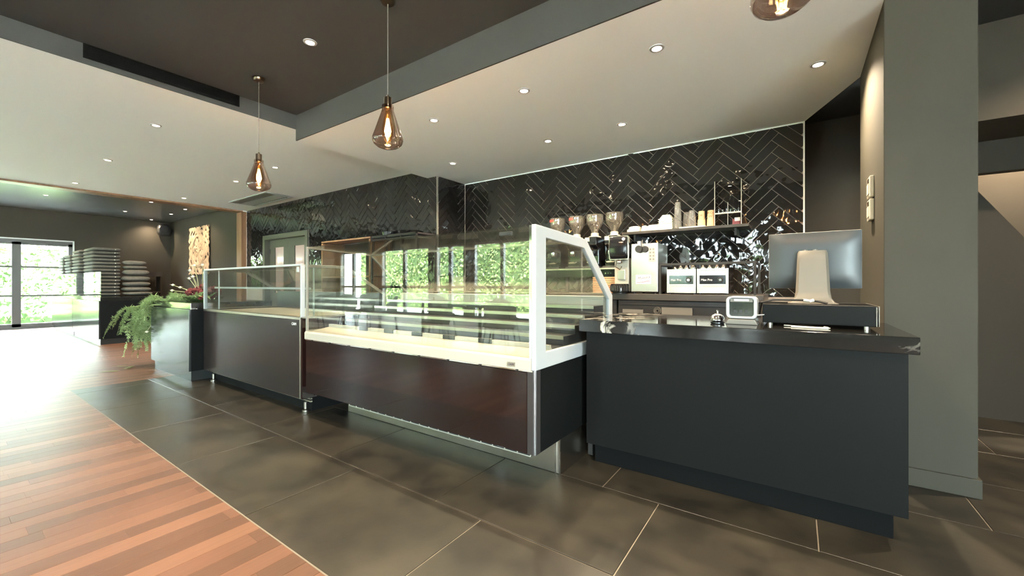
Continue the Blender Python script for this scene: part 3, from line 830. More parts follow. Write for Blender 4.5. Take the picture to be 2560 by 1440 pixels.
for k, (w, d, h) in enumerate(soft):
    lab = 'soft taupe scatter cushion in the floppy pile, %s from the top' % ordinal(len(soft) - k)
    t = thing('scatter_cushion', lab, 'cushion', (-11.35 + R.uniform(-.02, .02), 2.56 - .010 * k + R.uniform(-.01, .01), zc + .007), group='soft cushions piled on the far cabinet')
    superbox(w, d, h, .8, .45, 28, 10, .07, k).build('cushion_pad', M['fabric_soft'], None, smooth=True).parent = t
    b = MB().lathe([(.016, 0), (.016, .006), (0, .009)], (w * .28, .02, h * .93), 10).build('button', M['brass'], None)
    b.parent = t
    zc += h * 1.045

# ------------------------------------------------------------------ flower arrangement
fa = thing('flower_arrangement', 'trailing green fern with dark red and ivory flowers on the end cabinet', 'plant', (-6.15, 2.0, .862))
MB().lathe([(.0, 0), (.16, 0), (.20, .03), (.21, .055), (.20, .055), (.15, .02), (0, .015)], (-6.1, 2.0, .862), 28, close=False).build('glass_bowl', M['bowl_glass'], fa, smooth=True)
fr = random.Random(3)
def frond(mb, p0, d0, L, droop, needle):
    p = Vector(p0); d = Vector(d0).normalized()
    n = int(L / .014)
    pts = [p.copy()]
    for i in range(n):
        t = i / n
        d = (d + Vector((fr.gauss(0, .04), fr.gauss(0, .04), -droop * .05))).normalized()
        p = p + d * .014
        if p.x > -6.84 and p.y > 1.62 and p.z < .872:
            if p.z > .82: p.z = .872
            elif p.x + 6.84 < p.y - 1.62: p.x = -6.84
            else: p.y = 1.62
        pts.append(p.copy())
        if i > 3:
            for s in (-1, 1):
                a = d.cross(Vector((0, 0, 1)))
                if a.length < .1: a = Vector((1, 0, 0))
                a.normalize()
                nl = needle * (1.1 - .8 * t) * fr.uniform(.6, 1.3)
                q = p + a * s * nl + d * nl * .7 + Vector((0, 0, fr.gauss(-.1, .35) * nl))
                w = d * .0035
                m_ = (p + q) / 2 + Vector((0, 0, .004))
                mb.add([p - w, p + w, m_ + w * 1.5, q, m_ - w * 1.5], [(0, 1, 2, 3, 4)])
                if fr.random() < .6:
                    q2 = m_ + a * s * nl * .35 + Vector((0, 0, .5 * nl))
                    mb.add([m_ - w, m_ + w, q2], [(0, 1, 2)])
    mb.tube(pts[::3] if len(pts) > 6 else pts, .0022, 3, .0008)
for gi in range(7):
    mb = MB()
    for k in range(24):
        # spray out of the bowl toward -X/-Y and tumble over the cabinet's left end
        ang = fr.uniform(PI * .80, PI * 1.22)
        out = Vector((math.cos(ang), math.sin(ang), fr.uniform(-.15, .45)))
        st = Vector((-6.22 + fr.uniform(-.22, .12), 1.90 + fr.uniform(-.10, .14), .885 + fr.uniform(0, .06)))
        if gi >= 2:
            st = Vector((-6.5 + fr.uniform(-.40, .05), 1.82 + fr.uniform(-.16, .16), .86 + fr.uniform(-.05, .08)))
        if gi >= 4:
            st = Vector((-6.90 + fr.uniform(-.16, .04), 1.78 + fr.uniform(-.26, .16), .72 + fr.uniform(-.25, .12)))
        frond(mb, st, out, fr.uniform(.25, .62) * (1.0 if gi >= 2 else .75), fr.uniform(.9, 2.2), .055)
    f = mb.build('fern_spray', M['fern'], fa, recalc=False)
for k in range(9):
    t = fr.uniform(0, 2 * PI); r = fr.uniform(.02, .24)
    c = (-6.02 + r * math.cos(t) * 1.2, 1.92 + r * math.sin(t) * .6, .945 + fr.uniform(0, .06))
    mb = MB()
    for q in range(10):
        cc = Vector(c) + Vector((fr.gauss(0, .04), fr.gauss(0, .03), fr.gauss(0, .018)))
        s = fr.uniform(.022, .04)
        mb.lathe([(0, -s), (s * .75, -s * .6), (s, 0), (s * .7, s * .65), (0, s)], tuple(cc), 8)
    mb.build('red_bloom', M['red_flower'], fa, smooth=True)
for hx, hy, hz in ((-6.08, 1.9, 1.30), (-6.16, 1.88, 1.24), (-6.20, 1.92, 1.16), (-6.12, 1.86, 1.14), (-5.82, 1.9, 1.30), (-5.93, 1.84, 1.16), (-6.36, 1.84, 1.03), (-6.58, 1.82, .99), (-6.48, 1.80, 1.06), (-6.95, 1.66, .45)):
    b0 = Vector((-6.05 + (hx + 6.05) * .25, 1.95, .92)) if hz > .6 else Vector((-6.85, 1.72, .6))
    st = MB().tube([b0, (b0 + Vector((hx, hy, hz))) / 2 + Vector((.01, 0, .02)), (hx, hy, hz)], .004, 5).build('flower_stem', M['stem'], fa)
    mb = MB()
    for q in range(9):
        a = 2 * PI * q / 9
        c = Vector((hx, hy, hz)); u = Vector((math.cos(a), math.sin(a), .25)) * .036; v = Vector((-math.sin(a), math.cos(a), 0)) * .011
        mb.add([c, c + u * .6 + v, c + u, c + u * .6 - v], [(0, 1, 2, 3)])
    mb.lathe([(0, -.012), (.017, -.004), (.014, .012), (0, .018)], (hx, hy, hz), 8)
    mb.build('flower_head', M['white_flower'], st)
mb = MB()
for q in range(14):
    p = Vector((-5.75 + fr.uniform(-.1, .1), 1.85 + fr.uniform(-.1, .1), .90))
    e = p + Vector((fr.uniform(.05, .3), fr.uniform(-.1, .1), fr.uniform(-.02, .12)))
    mb.add([p, (p + e) / 2 + Vector((0, .012, .03)), e, (p + e) / 2 + Vector((0, -.012, .03))], [(0, 1, 2, 3)])
mb.build('leaf_spray', M['fern'], fa, recalc=False)
# fallen fronds on the floor below the fern
for k, (x, y, a) in enumerate(((-6.95, 1.45, 2.6), (-7.12, 1.50, 3.6), (-6.85, 1.38, 4.1))):
    mb = MB()
    for q in range(10):
        p = Vector((x + math.cos(a) * q * .016, y + math.sin(a) * q * .016, .003))
        for s in (-1, 1):
            e = p + Vector((math.cos(a + s * .8), math.sin(a + s * .8), .06)) * .05
            mb.add([p, (p + e) / 2 + Vector((.003, .003, .003)), e, (p + e) / 2 - Vector((.003, .003, -.003))], [(0, 1, 2, 3)])
    o = mb.build('fallen_sprig', M['fern'], None, recalc=False)
    tag(o, 'small fern sprig dropped on the floor before the end cabinet, %s' % ('nearest its corner', 'furthest into the room', 'closest to the viewer')[k], 'sprig', 'fallen fern sprigs')

# ------------------------------------------------------------------ back counter and appliances
BT = .975
bt = box(-4.19, -.226, 4.09, YB - .012, .912, BT).build('worktop', M['shelf_dark'], None, bevel=.003)
tag(bt, 'dark worktop along the tiled wall carrying the coffee machines', 'worktop')
for i, (x0, x1, nm) in enumerate(((-1.52, -.25, 'behind the checkout counter'), (-2.84, -1.54, 'behind the tall display case'), (-4.16, -2.86, 'at the left end of the bar'))):
    t = thing('bar_fridge', 'black under-counter bar fridge %s' % nm, 'fridge', ((x0 + x1) / 2, 4.45, 0), group='under-counter fridges')
    box(x0, x1, 4.13, 4.77, .06, .905).build('body', M['black'], t)
    box(x0 + .02, x1 - .02, 4.16, 4.74, 0, .06).build('plinth', M['black'], t)
    w = (x1 - x0) / 2
    for k in range(2):
        a, b = x0 + k * w + .006, x0 + (k + 1) * w - .006
        d = box(a, b, 4.105, 4.13, .08, .755).build('door', M['black_gloss'], t, bevel=.003)
        box(a + .05, b - .05, 4.085, 4.104, .735, .752).build('handle', M['steel'], d, bevel=.003)
    box(x0 + .02, x1 - .02, 4.12, 4.131, .865, .90).build('top_strip', M['graphite'], t)
    c = box(x0 + .05, x0 + .26, 4.115, 4.131, .768, .815).build('control_panel', M['plastic_grey'], t)
    box(x0 + .44, x0 + .72, 4.115, 4.131, .775, .845).build('grille_panel', M['plastic_grey'], t)
    rg = MB()
    for r in (.036, .026, .016): rg.ring([(x0 + .40 + r * math.cos(q * PI / 8), .81 + r * math.sin(q * PI / 8)) for q in range(16)],
                                         [(x0 + .40 + (r - .004) * math.cos(q * PI / 8), .81 + (r - .004) * math.sin(q * PI / 8)) for q in range(16)], 'y', 4.112, 4.131)
    rg.build('fan_ring', M['plastic_grey'], t)

# cream dispenser
cd = thing('cream_dispenser', 'tall steel cream dispenser with black nozzle and script label', 'dispenser', (-1.245, 4.28, BT))
box(-1.379, -1.11, 4.10, 4.46, BT + .018, 1.478).build('body', M['steel'], cd, bevel=.006)
for x in (-1.35, -1.14):
    for y in (4.13, 4.43): MB().lathe([(.014, BT), (.014, BT + .02)], (x, y, 0), 10).build('foot', M['black'], cd)
nz = MB().lathe([(.034, -.055), (.036, -.045), (.036, 0)], (-1.285, 4.10, 1.42), 20, 'y').build('nozzle', M['black'], cd, smooth=True)
MB().lathe([(.030, -.03), (.032, -.02), (.032, 0)], (-1.232, 4.10, 1.418), 20, 'y').build('knob', M['black'], cd, smooth=True)
MB().box(-1.302, -1.268, 4.06, 4.10, 1.445, 1.50).build('spout_block', M['steel'], nz, bevel=.004)
MB().tube([(-1.262, 4.08, 1.44), (-1.258, 4.085, 1.51)], .005, 8).build('lever', M['chrome'], nz)
kp = box(-1.20, -1.135, 4.096, 4.101, 1.29, 1.455).build('keypad', M['cream_metal'], cd)
for r in range(4):
    for c in range(2): box(-1.19 + c * .03, -1.175 + c * .03, 4.094, 4.097, 1.31 + r * .033, 1.325 + r * .033).build('key', M['plastic_grey'], kp)
lb = box(-1.327, -1.175, 4.097, 4.1005, 1.075, 1.165).build('label_plate', M['label_white'], cd)
text('Mussana', 'lettering', M['print_dark'], .036, lb, (-1.251, 4.0965, 1.135), rot=(PI / 2, -.12, 0), shear=.35)
text('the cream', 'lettering', M['print_red'], .019, lb, (-1.24, 4.0965, 1.106), rot=(PI / 2, -.12, 0), shear=.3)
MB().tube([(-1.315, 4.0965, 1.088), (-1.26, 4.0965, 1.090), (-1.19, 4.0965, 1.104)], .0022, 5).build('swoosh', M['print_red'], lb)

# two warming machines with stacked steel cups
for i, (x0, x1, nm) in enumerate(((-1.027, -.766, 'left'), (-.758, -.497, 'right'))):
    t = thing('warming_machine', 'small steel machine with dark dial panel, %s of the pair beside the cream dispenser' % nm, 'machine', ((x0 + x1) / 2, 4.28, BT), group='pair of steel dial machines')
    box(x0, x1, 4.12, 4.46, BT + .012, 1.213).build('body', M['black_gloss'], t, bevel=.003)
    f = MB().ring([(x0, BT + .012), (x1, BT + .012), (x1, 1.213), (x0, 1.213)], [(x0 + .022, BT + .02), (x1 - .022, BT + .02), (x1 - .022, 1.195), (x0 + .022, 1.195)], 'y', 4.098, 4.12)
    f.build('front_frame', M['steel'], t, bevel=.002)
    box(x0 + .022, x1 - .022, 4.108, 4.121, 1.075, 1.15).build('dial_panel', M['black_gloss'], t)
    box(x0 + .022, x1 - .022, 4.106, 4.121, 1.152, 1.195).build('upper_panel', M['steel'], t)
    p = box(x0 + .022, x1 - .022, 4.104, 4.121, BT + .02, 1.072).build('lower_panel', M['steel'], t)
    box(x0 + .05, x1 - .03, 4.099, 4.104, 1.045, 1.06).build('drawer_edge', M['cream_metal'], p)
    k = MB().lathe([(.022, -.016), (.024, -.012), (.024, 0)], (x1 - .065, 4.108, 1.11), 16, 'y').build('dial', M['black'], t, smooth=True)
    MB().lathe([(.012, -.003), (.012, 0)], (x1 - .065, 4.0915, 1.11), 14, 'y').build('dial_cap', M['chrome'], k)
    text('Max Pro', 'lettering', M['led_white'], .028, t, (x0 + .082, 4.1075, 1.11))
    for a in (x0 + .02, x1 - .02): MB().lathe([(.012, BT), (.012, BT + .014)], (a, 4.14, 0), 8).build('foot', M['black'], t)
for k in range(9):
    x = -.975 + k * .057 if k < 4 else -.945 + k * .057
    if k > 7: continue
    o = MB().lathe([(.022, 0), (.026, .004), (.026, .036), (.030, .042), (.028, .042), (.024, .036), (.024, .006), (0, .005)], (0, 0, 0), 14, close=False).build('steel_cup', M['chrome'], None, smooth=True)
    o.location = (x + R.uniform(-.004, .004), 4.20 + R.uniform(-.02, .02), 1.213)
    tag(o, 'small shiny steel cup on the %s machine, %s from the left' % ('left dial' if k < 4 else 'right dial', ordinal(k % 4 + 1)), 'cup', 'steel cups on the dial machines')

# black gantry rail
rl = thing('gantry_rail', 'black square-tube rail standing in front of the steel machines', 'rail', (-.70, 4.25, BT))
box(-1.10, -.283, 4.095, 4.115, 1.252, 1.272).build('rail_bar', M['black'], rl)
for x in (-.303, -1.10):
    box(x, x + .02, 4.095, 4.115, BT, 1.252).build('upright', M['black'], rl)
    box(x, x + .02, 4.115, 4.60, 1.252, 1.272).build('side_bar', M['black'], rl)
    box(x, x + .02, 4.60, 4.62, BT, 1.272).build('upright', M['black'], rl)
o = MB().tube([(-.52, 4.60, .985), (-.48, 4.55, 1.10), (-.41, 4.5, 1.08), (-.375, 4.48, 1.04), (-.37, 4.48, .99)], .006, 6).build('power_cable', M['black'], None, smooth=True)
tag(o, 'black power cable looping beside the right dial machine', 'cable')

# filter coffee unit with black head
cm = thing('coffee_machine', 'coffee machine with black rounded head over a black round tray', 'coffee machine', (-1.46, 4.2, BT))
box(-1.54, -1.39, 4.12, 4.215, BT + .02, 1.34).build('column', M['cream_metal'], cm, bevel=.006)
hd = superbox(.19, .13, .235, .25, .22).build('head', M['black_gloss'], None, smooth=True); hd.parent = cm
hd.location = Vector((-1.468, 4.075, 1.325)) - cm.location
MB().ring([(-1.563, 1.32), (-1.373, 1.32), (-1.366, 1.345), (-1.366, 1.55), (-1.373, 1.562), (-1.563, 1.562), (-1.570, 1.55), (-1.570, 1.345)],
          [(-1.558, 1.328), (-1.378, 1.328), (-1.373, 1.345), (-1.373, 1.548), (-1.378, 1.555), (-1.558, 1.555), (-1.563, 1.548), (-1.563, 1.345)], 'y', 4.04, 4.06).build('head_trim', M['steel'], cm)
MB().lathe([(.013, -.002), (.016, -.002), (.016, 0), (.013, 0)], (-1.405, 4.007, 1.525), 18, 'y').build('emblem_ring', M['led_white'], cm)
text('la cream', 'lettering', M['led_white'], .013, cm, (-1.43, 4.008, 1.495))
MB().tube([(-1.385, 4.08, 1.56), (-1.372, 4.075, 1.55), (-1.366, 4.07, 1.49)], .006, 8).build('side_pipe', M['steel'], cm)
MB().lathe([(.030, 0), (.034, .012), (.028, .035), (.040, .040)], (-1.468, 4.075, 1.285), 18).build('brew_head', M['chrome'], cm, smooth=True)
MB().tube([(-1.49, 4.05, 1.285), (-1.50, 4.03, 1.25), (-1.45, 4.03, 1.22), (-1.44, 4.06, 1.25)], .007, 8).build('spout', M['chrome'], cm, smooth=True)
box(-1.50, -1.42, 4.10, 4.121, 1.12, 1.22).build('front_plate', M['steel'], cm, bevel=.003)
tr = MB().lathe([(.080, BT + .012), (.092, BT + .022), (.094, BT + .085), (.088, BT + .10), (.06, BT + .10)], (-1.476, 4.095, 0), 28).build('drip_tray', M['black_gloss'], cm, smooth=True)
for k in range(14):
    a = PI + PI * k / 13
    box(-1.476 + .091 * math.cos(a) - .005, -1.476 + .091 * math.cos(a) + .005, 4.095 + .091 * math.sin(a) - .005, 4.095 + .091 * math.sin(a) + .005, BT + .028, BT + .082).build('tray_rib', M['black'], tr)
MB().lathe([(.07, BT), (.07, BT + .014)], (-1.476, 4.10, 0), 20).build('base', M['black'], cm)

cm.location.x -= .018
# slatted stand carrying the grinders
gs = thing('grinder_stand', 'orange slatted wooden stand with black top band below the grinders', 'stand', (-2.05, 4.5, BT))
box(-1.84, -1.60, 4.24, 4.74, BT, 1.155).build('core', M['shelf_dark'], gs)
for x in (-2.50, -2.2): box(x, x + .03, 4.26, 4.29, BT, 1.155).build('stand_leg', M['graphite'], gs)
for k in range(9): box(-1.85, -1.59, 4.228, 4.24, BT + .004 + k * .0195, BT + .0185 + k * .0195).build('slat', M['terracotta'], gs, bevel=.002)
box(-2.53, -1.55, 4.23, 4.76, 1.155, 1.232).build('black_band', M['black_gloss'], gs)
box(-2.54, -1.53, 4.22, 4.77, 1.232, 1.25).build('top_plate', M['steel'], gs, bevel=.002)
for k in range(3): MB().lathe([(.008, -.006), (.008, 0)], (-1.70 + k * .03, 4.23, 1.19), 10, 'y').build('control_knob', M['chrome'], gs)

def grinder(x, nm, tagged):
    t = thing('coffee_grinder', 'coffee grinder with clear hopper, %s' % nm, 'grinder', (x, 4.45, 1.25), group='row of coffee grinders')
    b = MB().prism([(4.36, 1.262), (4.60, 1.262), (4.60, 1.61), (4.33, 1.61), (4.33, 1.52), (4.40, 1.47), (4.40, 1.30), (4.36, 1.30)], 'x', x - .07, x + .07)
    b.build('body', M['black_gloss'], t, bevel=.006)
    box(x - .09, x + .09, 4.32, 4.60, 1.25, 1.275).build('base_plate', M['graphite'], t, bevel=.004)
    box(x - .068, x - .015, 4.326, 4.331, 1.56, 1.605).build('display', M['cream_metal'], t)
    MB().lathe([(.03, 0), (.036, .02), (.036, .05), (.02, .06)], (x, 4.345, 1.40), 14).build('dosing_spout', M['chrome'], t, smooth=True)
    MB().tube([(x - .02, 4.40, 1.33), (x - .04, 4.32, 1.32), (x + .04, 4.32, 1.32), (x + .02, 4.40, 1.33)], .006, 8).build('holder_fork', M['steel'], t, smooth=True)
    MB().lathe([(.072, 1.61), (.072, 1.622), (.045, 1.632), (.045, 1.662), (.03, 1.668)], (x, 4.45, 0), 20).build('collar', M['cream_metal'], t, smooth=True)
    h = MB().lathe([(.040, 1.665), (.048, 1.70), (.085, 1.755), (.098, 1.80), (.100, 1.875), (.097, 1.875), (.095, 1.80), (.082, 1.757), (.045, 1.703), (.037, 1.668)], (x, 4.45, 0), 26, close=False).build('hopper', M['hopper'], t, smooth=True)
    MB().lathe([(0, 1.883), (.07, 1.882), (.102, 1.876), (.102, 1.870), (.09, 1.873), (0, 1.876)], (x, 4.45, 0), 26, close=False).build('hopper_lid', M['clear'], t, smooth=True)
    MB().tube([(x, 4.45, 1.66), (x, 4.45, 1.74)], .012, 8).build('auger', M['steel'], h)
    if tagged:
        p = MB()
        for q in range(6):
            a0 = -2.3 + q * .12
            p.add([(x + .1012 * math.cos(a0), 4.45 + .1012 * math.sin(a0), 1.825), (x + .1012 * math.cos(a0 + .12), 4.45 + .1012 * math.sin(a0 + .12), 1.825),
                   (x + .1012 * math.cos(a0 + .12), 4.45 + .1012 * math.sin(a0 + .12), 1.855), (x + .1012 * math.cos(a0), 4.45 + .1012 * math.sin(a0), 1.855)], [(0, 1, 2, 3)])
        p.build('red_sticker', mk('red_sticker', (.55, .05, .04), .5) if 'red_sticker' not in bpy.data.materials else bpy.data.materials['red_sticker'], h)
for x, nm, tg in ((-1.685, 'rightmost of four, behind the black coffee head', 0), (-1.92, 'second from the right of four', 0),
                  (-2.15, 'second from left of four, red sticker on it', 1), (-2.41, 'leftmost of four, mostly behind the case frame', 1)):
    grinder(x, nm, tg)

# ------------------------------------------------------------------ wall shelf with crockery and cups
ZSH = 1.655
sh = thing('wall_shelf', 'dark narrow shelf on the tiled wall holding cups and boxes', 'shelf', (-1.0, 4.66, ZSH))
box(-1.62, -.37, 4.50, YB - .012, ZSH - .028, ZSH).build('board', M['shelf_dark'], sh, bevel=.002)
for x in (-1.5, -.5): box(x, x + .02, 4.56, YB - .012, ZSH - .10, ZSH - .03).build('bracket', M['black'], sh)
for x, r, lab in ((-1.50, .072, 'white rounded sachet bowl at the left end of the wall shelf'), (-1.39, .035, 'smaller white bowl between two larger ones on the wall shelf'), (-1.285, .078, 'white rounded bowl beside the stack of white boxes')):
    b = thing('serving_bowl', lab, 'bowl', (x, 4.60, ZSH), group='white bowls on the wall shelf')
    box(x - r, x + r, 4.60 - r * .9, 4.60 + r * .9, ZSH, ZSH + .035).build('bowl_body', M['white_china'], b, bevel=.01)
    superbox(r * 1.8, r * 1.6, .055, .9, .6).build('filling', M['white_china'], None, smooth=True).parent = b
    b.children[-1].location = (0, 0, .018)
for k in range(5):
    w = .074 - .001 * k
    t = thing('takeaway_box', 'white square takeaway box in the shelf stack, %s from the top' % ordinal(5 - k), 'box', (-1.15, 4.60, ZSH + k * .024), group='stacked white takeaway boxes')
    z = ZSH + k * .024
    MB().prism([(-1.15 - w * .93, z), (-1.15 + w * .93, z), (-1.15 + w, z + .022), (-1.15 - w, z + .022)], 'y', 4.53, 4.67).build('tub', M['white_china'], t, bevel=.002)
    box(-1.15 - w - .004, -1.15 + w + .004, 4.526, 4.674, z + .018, z + .0225).build('rim', M['white_china'], t)
    if k == 4:
        n = MB(); a, b2 = [(-1.15 - .066, 4.535), (-1.15 + .066, 4.535), (-1.15 + .066, 4.665), (-1.15 - .066, 4.665)], [(-1.15 - .038, 4.56), (-1.15 + .038, 4.56), (-1.15 + .038, 4.64), (-1.15 - .038, 4.64)]
        n.add([(p[0], p[1], z + .0225) for p in a] + [(p[0], p[1], z + .068) for p in b2], [(4, 5, 6, 7), (0, 1, 5, 4), (1, 2, 6, 5), (2, 3, 7, 6), (3, 0, 4, 7), (3, 2, 1, 0)])
        n.build('domed_lid', M['white_china'], t, bevel=.003)
def cup_stack(name, label, x, y, r0, r1, z1, m, inv, group):
    """nested cups upside down: wide rim below, ribs where each cup ends, plain top cup"""
    t = thing(name, label, 'cups', (x, y, ZSH + .006), group=group)
    z0 = ZSH + .006; H = z1 - z0
    n = 7; hb = H * .52
    prof = []
    for k in range(n):
        z = z0 + hb * k / n
        prof += [(r0, z), (r0, z + hb / n * .45), (r0 * .955, z + hb / n * .5), (r0 * .955, z + hb / n * .98)]
    MB().lathe(prof, (x, y, 0), 22, close=False).build('nested_rims', m, t, smooth=True)
    MB().lathe([(r0 * .95, z0 + hb), (r1, z1 - .004), (r1 * .9, z1), (0, z1)], (x, y, 0), 22, close=False).build('top_cup', m, t, smooth=True)
    return t
cup_stack('plastic_cup_stack', 'tall stack of clear plastic cups with pale top cup', -1.03, 4.56, .038, .030, 1.937, M['cup_clear'], 0, 'cup stacks on the wall shelf')
cup_stack('plastic_cup_stack', 'grey clear cup stack just behind the tallest one', -.965, 4.66, .036, .029, 1.84, M['cup_clear'], 0, 'cup stacks on the wall shelf')
cup_stack('plastic_cup_stack', 'short stack of clear plastic cups left of the paper cups', -.893, 4.57, .043, .030, 1.838, M['cup_clear'], 0, 'cup stacks on the wall shelf')
for x, r0, r1, lab, tx in ((-.80, .040, .029, 'orange paper cup stack next to the clear cups', 'H'), (-.713, .038, .030, 'orange paper cup stack with brown lettering beside the acrylic stand', 'KO\nW')):
    t = thing('paper_cup_stack', lab, 'cups', (x, 4.57, ZSH + .006), group='cup stacks on the wall shelf')
    z0 = ZSH + .006
    MB().lathe([(r0, z0), (r0, z0 + .004), (r0 * .96, z0 + .006), (r0 * .90, z0 + .074), (r1 * 1.06, z0 + .078), (r1, 1.818), (r1 * .85, 1.822), (0, 1.820)], (x, 4.57, 0), 24, close=False).build('cup_body', M['orange_cup'], t, smooth=True)
    text(tx, 'print', M['brown_print'], .036, t, (x, 4.57 - r1 * 1.03, 1.775))
ty = thing('cup_tray', 'flat white tray under the cup stacks', 'tray', (-.86, 4.58, ZSH))
box(-1.0, -.76, 4.515, 4.70, ZSH, ZSH + .004).build('tray_base', M['white_china'], ty)
MB().ring([(-1.005, 4.51), (-.755, 4.51), (-.755, 4.705), (-1.005, 4.705)], [(-1.0, 4.515), (-.76, 4.515), (-.76, 4.70), (-1.0, 4.70)], 'z', ZSH, ZSH + .012).build('tray_rim', M['white_china'], ty)
ac = thing('acrylic_stand', 'clear acrylic two-level stand at the right end of the wall shelf', 'stand', (-.555, 4.62, ZSH))
box(-.672, -.668, 4.53, 4.74, ZSH, 2.10).build('side_sheet', M['clear'], ac)
box(-.440, -.436, 4.53, 4.74, ZSH, 2.10).build('side_sheet', M['clear'], ac)
for x in (-.674, -.440): box(x, x + .006, 4.527, 4.533, ZSH, 2.10).build('polished_edge', M['plastic_white'], ac)
pts = [(-.672 + .236 * q / 12, 2.06 + .055 * math.sin(PI * q / 12)) for q in range(13)]
MB().prism([(-.672, ZSH + .02)] + pts + [(-.436, ZSH + .02)], 'y', 4.738, 4.742).build('back_sheet', M['clear'], ac)
sf = box(-.668, -.44, 4.535, 4.738, 1.775, 1.780).build('level', M['clear'], ac)
box(-.668, -.44, 4.531, 4.536, 1.770, 1.784).build('level_edge', M['plastic_white'], sf)
box(-.556, -.552, 4.531, 4.536, ZSH, 1.88).build('divider_edge', M['plastic_white'], sf)
for k in range(6):
    t = MB().lathe([(.013, 0), (.016, .045), (.015, .045), (.012, .004), (0, .004)], (0, 0, 0), 10, close=False).build('tasting_cup', M['clear'], None, smooth=True)
    t.location = (-.645 + k * .035, 4.60, 1.7805)
    tag(t, 'tiny clear tasting cup on the acrylic stand, %s from the left' % ordinal(k + 1), 'cup', 'tasting cups on the acrylic stand')
t = thing('sachet_box', 'small reddish box with a white card under the acrylic level', 'box', (-.49, 4.62, ZSH))
box(-.52, -.455, 4.58, 4.66, ZSH, ZSH + .06).build('carton', mk('maroon_card', (.20, .05, .06), .6), t)
box(-.50, -.452, 4.575, 4.579, ZSH + .04, ZSH + .075).build('card', M['label_white'], t)

# ------------------------------------------------------------------ checkout items
ZC = .857
rb = thing('cash_drawer', 'long black cash drawer box on small feet', 'cash drawer', (.085, 2.7, ZC))
box(-.143, .306, 2.482, 2.90, ZC + .014, .966).build('housing', M['black_laminate'], rb, bevel=.003)
MB().box(.3, .304, 2.478, 2.483, ZC + .016, .962).box(.309, .312, 2.478, 2.9, ZC + .016, .966).build('edge_trim', M['plastic_grey'], rb)
for x in (-.11, .27):
    for y in (2.50, 2.87): MB().lathe([(.012, ZC), (.012, ZC + .015)], (x, y, 0), 10).build('foot', M['steel'], rb)
mo = thing('monitor', 'flat monitor seen from behind on a broad grey stand', 'monitor', (.08, 2.74, .966))
b = MB()
ym = 2.79
pan = box(-.130, .283, ym, ym + .012, 1.045, 1.355).build('bezel', M['plastic_grey'], mo, bevel=.004)
vs = []; fs = []
nxm, nzm = 12, 8
for j in range(nzm + 1):
    for i in range(nxm + 1):
        a, c_ = i / nxm, j / nzm
        e = 1 - max(abs(2 * a - 1) ** 6, abs(2 * c_ - 1) ** 6)
        vs.append((-.128 + .409 * a, ym - .002 - .028 * e, 1.047 + .306 * c_))
for j in range(nzm):
    for i in range(nxm): fs.append((j * (nxm + 1) + i, j * (nxm + 1) + i + 1, (j + 1) * (nxm + 1) + i + 1, (j + 1) * (nxm + 1) + i))
MB().add(vs, fs).build('back_shell', M['monitor_back'], mo, smooth=True)
box(-.12, .273, ym + .012, ym + .014, 1.06, 1.345).build('screen', M['black_gloss'], mo)
# stand: tapered slab flaring into a foot
prof = [(.966, .110, 2.66), (.975, .092, 2.665), (.995, .080, 2.675), (1.03, .0745, 2.685), (1.12, .071, 2.70), (1.20, .068, 2.715), (1.238, .066, 2.722), (1.25, .060, 2.73)]
vs = []; fs = []
xc = .072
for z, hw, yf in prof:
    yb = 2.79 if z > .98 else 2.86
    rw = .012
    vs += [(xc - hw, yf + rw, z), (xc - hw + rw, yf, z), (xc + hw - rw, yf, z), (xc + hw, yf + rw, z), (xc + hw, yb, z), (xc - hw, yb, z)]
for j in range(len(prof) - 1):
    for i in range(6): fs.append((j * 6 + i, j * 6 + (i + 1) % 6, (j + 1) * 6 + (i + 1) % 6, (j + 1) * 6 + i))
fs += [(5, 4, 3, 2, 1, 0), tuple(range((len(prof) - 1) * 6, len(prof) * 6))]
st = MB().add(vs, fs).build('stand', mk('champagne_plastic', (.15, .135, .11), .45, .15), mo, smooth=True)
for x in (.04, .085): MB().lathe([(.012, 0), (.012, .006), (0, .008)], (x, 2.76, 1.25), 10).build('hinge_cap', M['steel'], st)
o = MB().tube([(-.17, 2.66, .90), (-.155, 2.62, .97), (-.10, 2.62, .985), (.0, 2.63, .985), (.05, 2.64, .985), (.10, 2.63, .978), (.13, 2.62, .970)], .006, 6).build('monitor_cable', M['black'], None, smooth=True)
tag(o, 'black cable lying over the cash drawer to the monitor', 'cable')
o = MB().tube([(.03, 2.64, .984), (.06, 2.625, .980), (.075, 2.63, .986)], .008, 8).build('cable_plug', M['plastic_white'], None)
tag(o, 'pale cable plug in front of the monitor foot', 'plug')
for k, pts in enumerate((((-.05, 2.47, .862), (.03, 2.45, .861), (.10, 2.44, .861), (.125, 2.45, .862), (.11, 2.47, .863)), ((-.02, 2.42, .861), (.06, 2.40, .861), (.115, 2.40, .861), (.13, 2.415, .862)))):
    o = MB().tube(pts, .0028, 6).build('loose_cord', M['plastic_white'], None, smooth=True)
    tag(o, ('pale cord just under the cash drawer front', 'pale cord lying nearest the marble edge')[k], 'cord', 'pale cords on the marble')
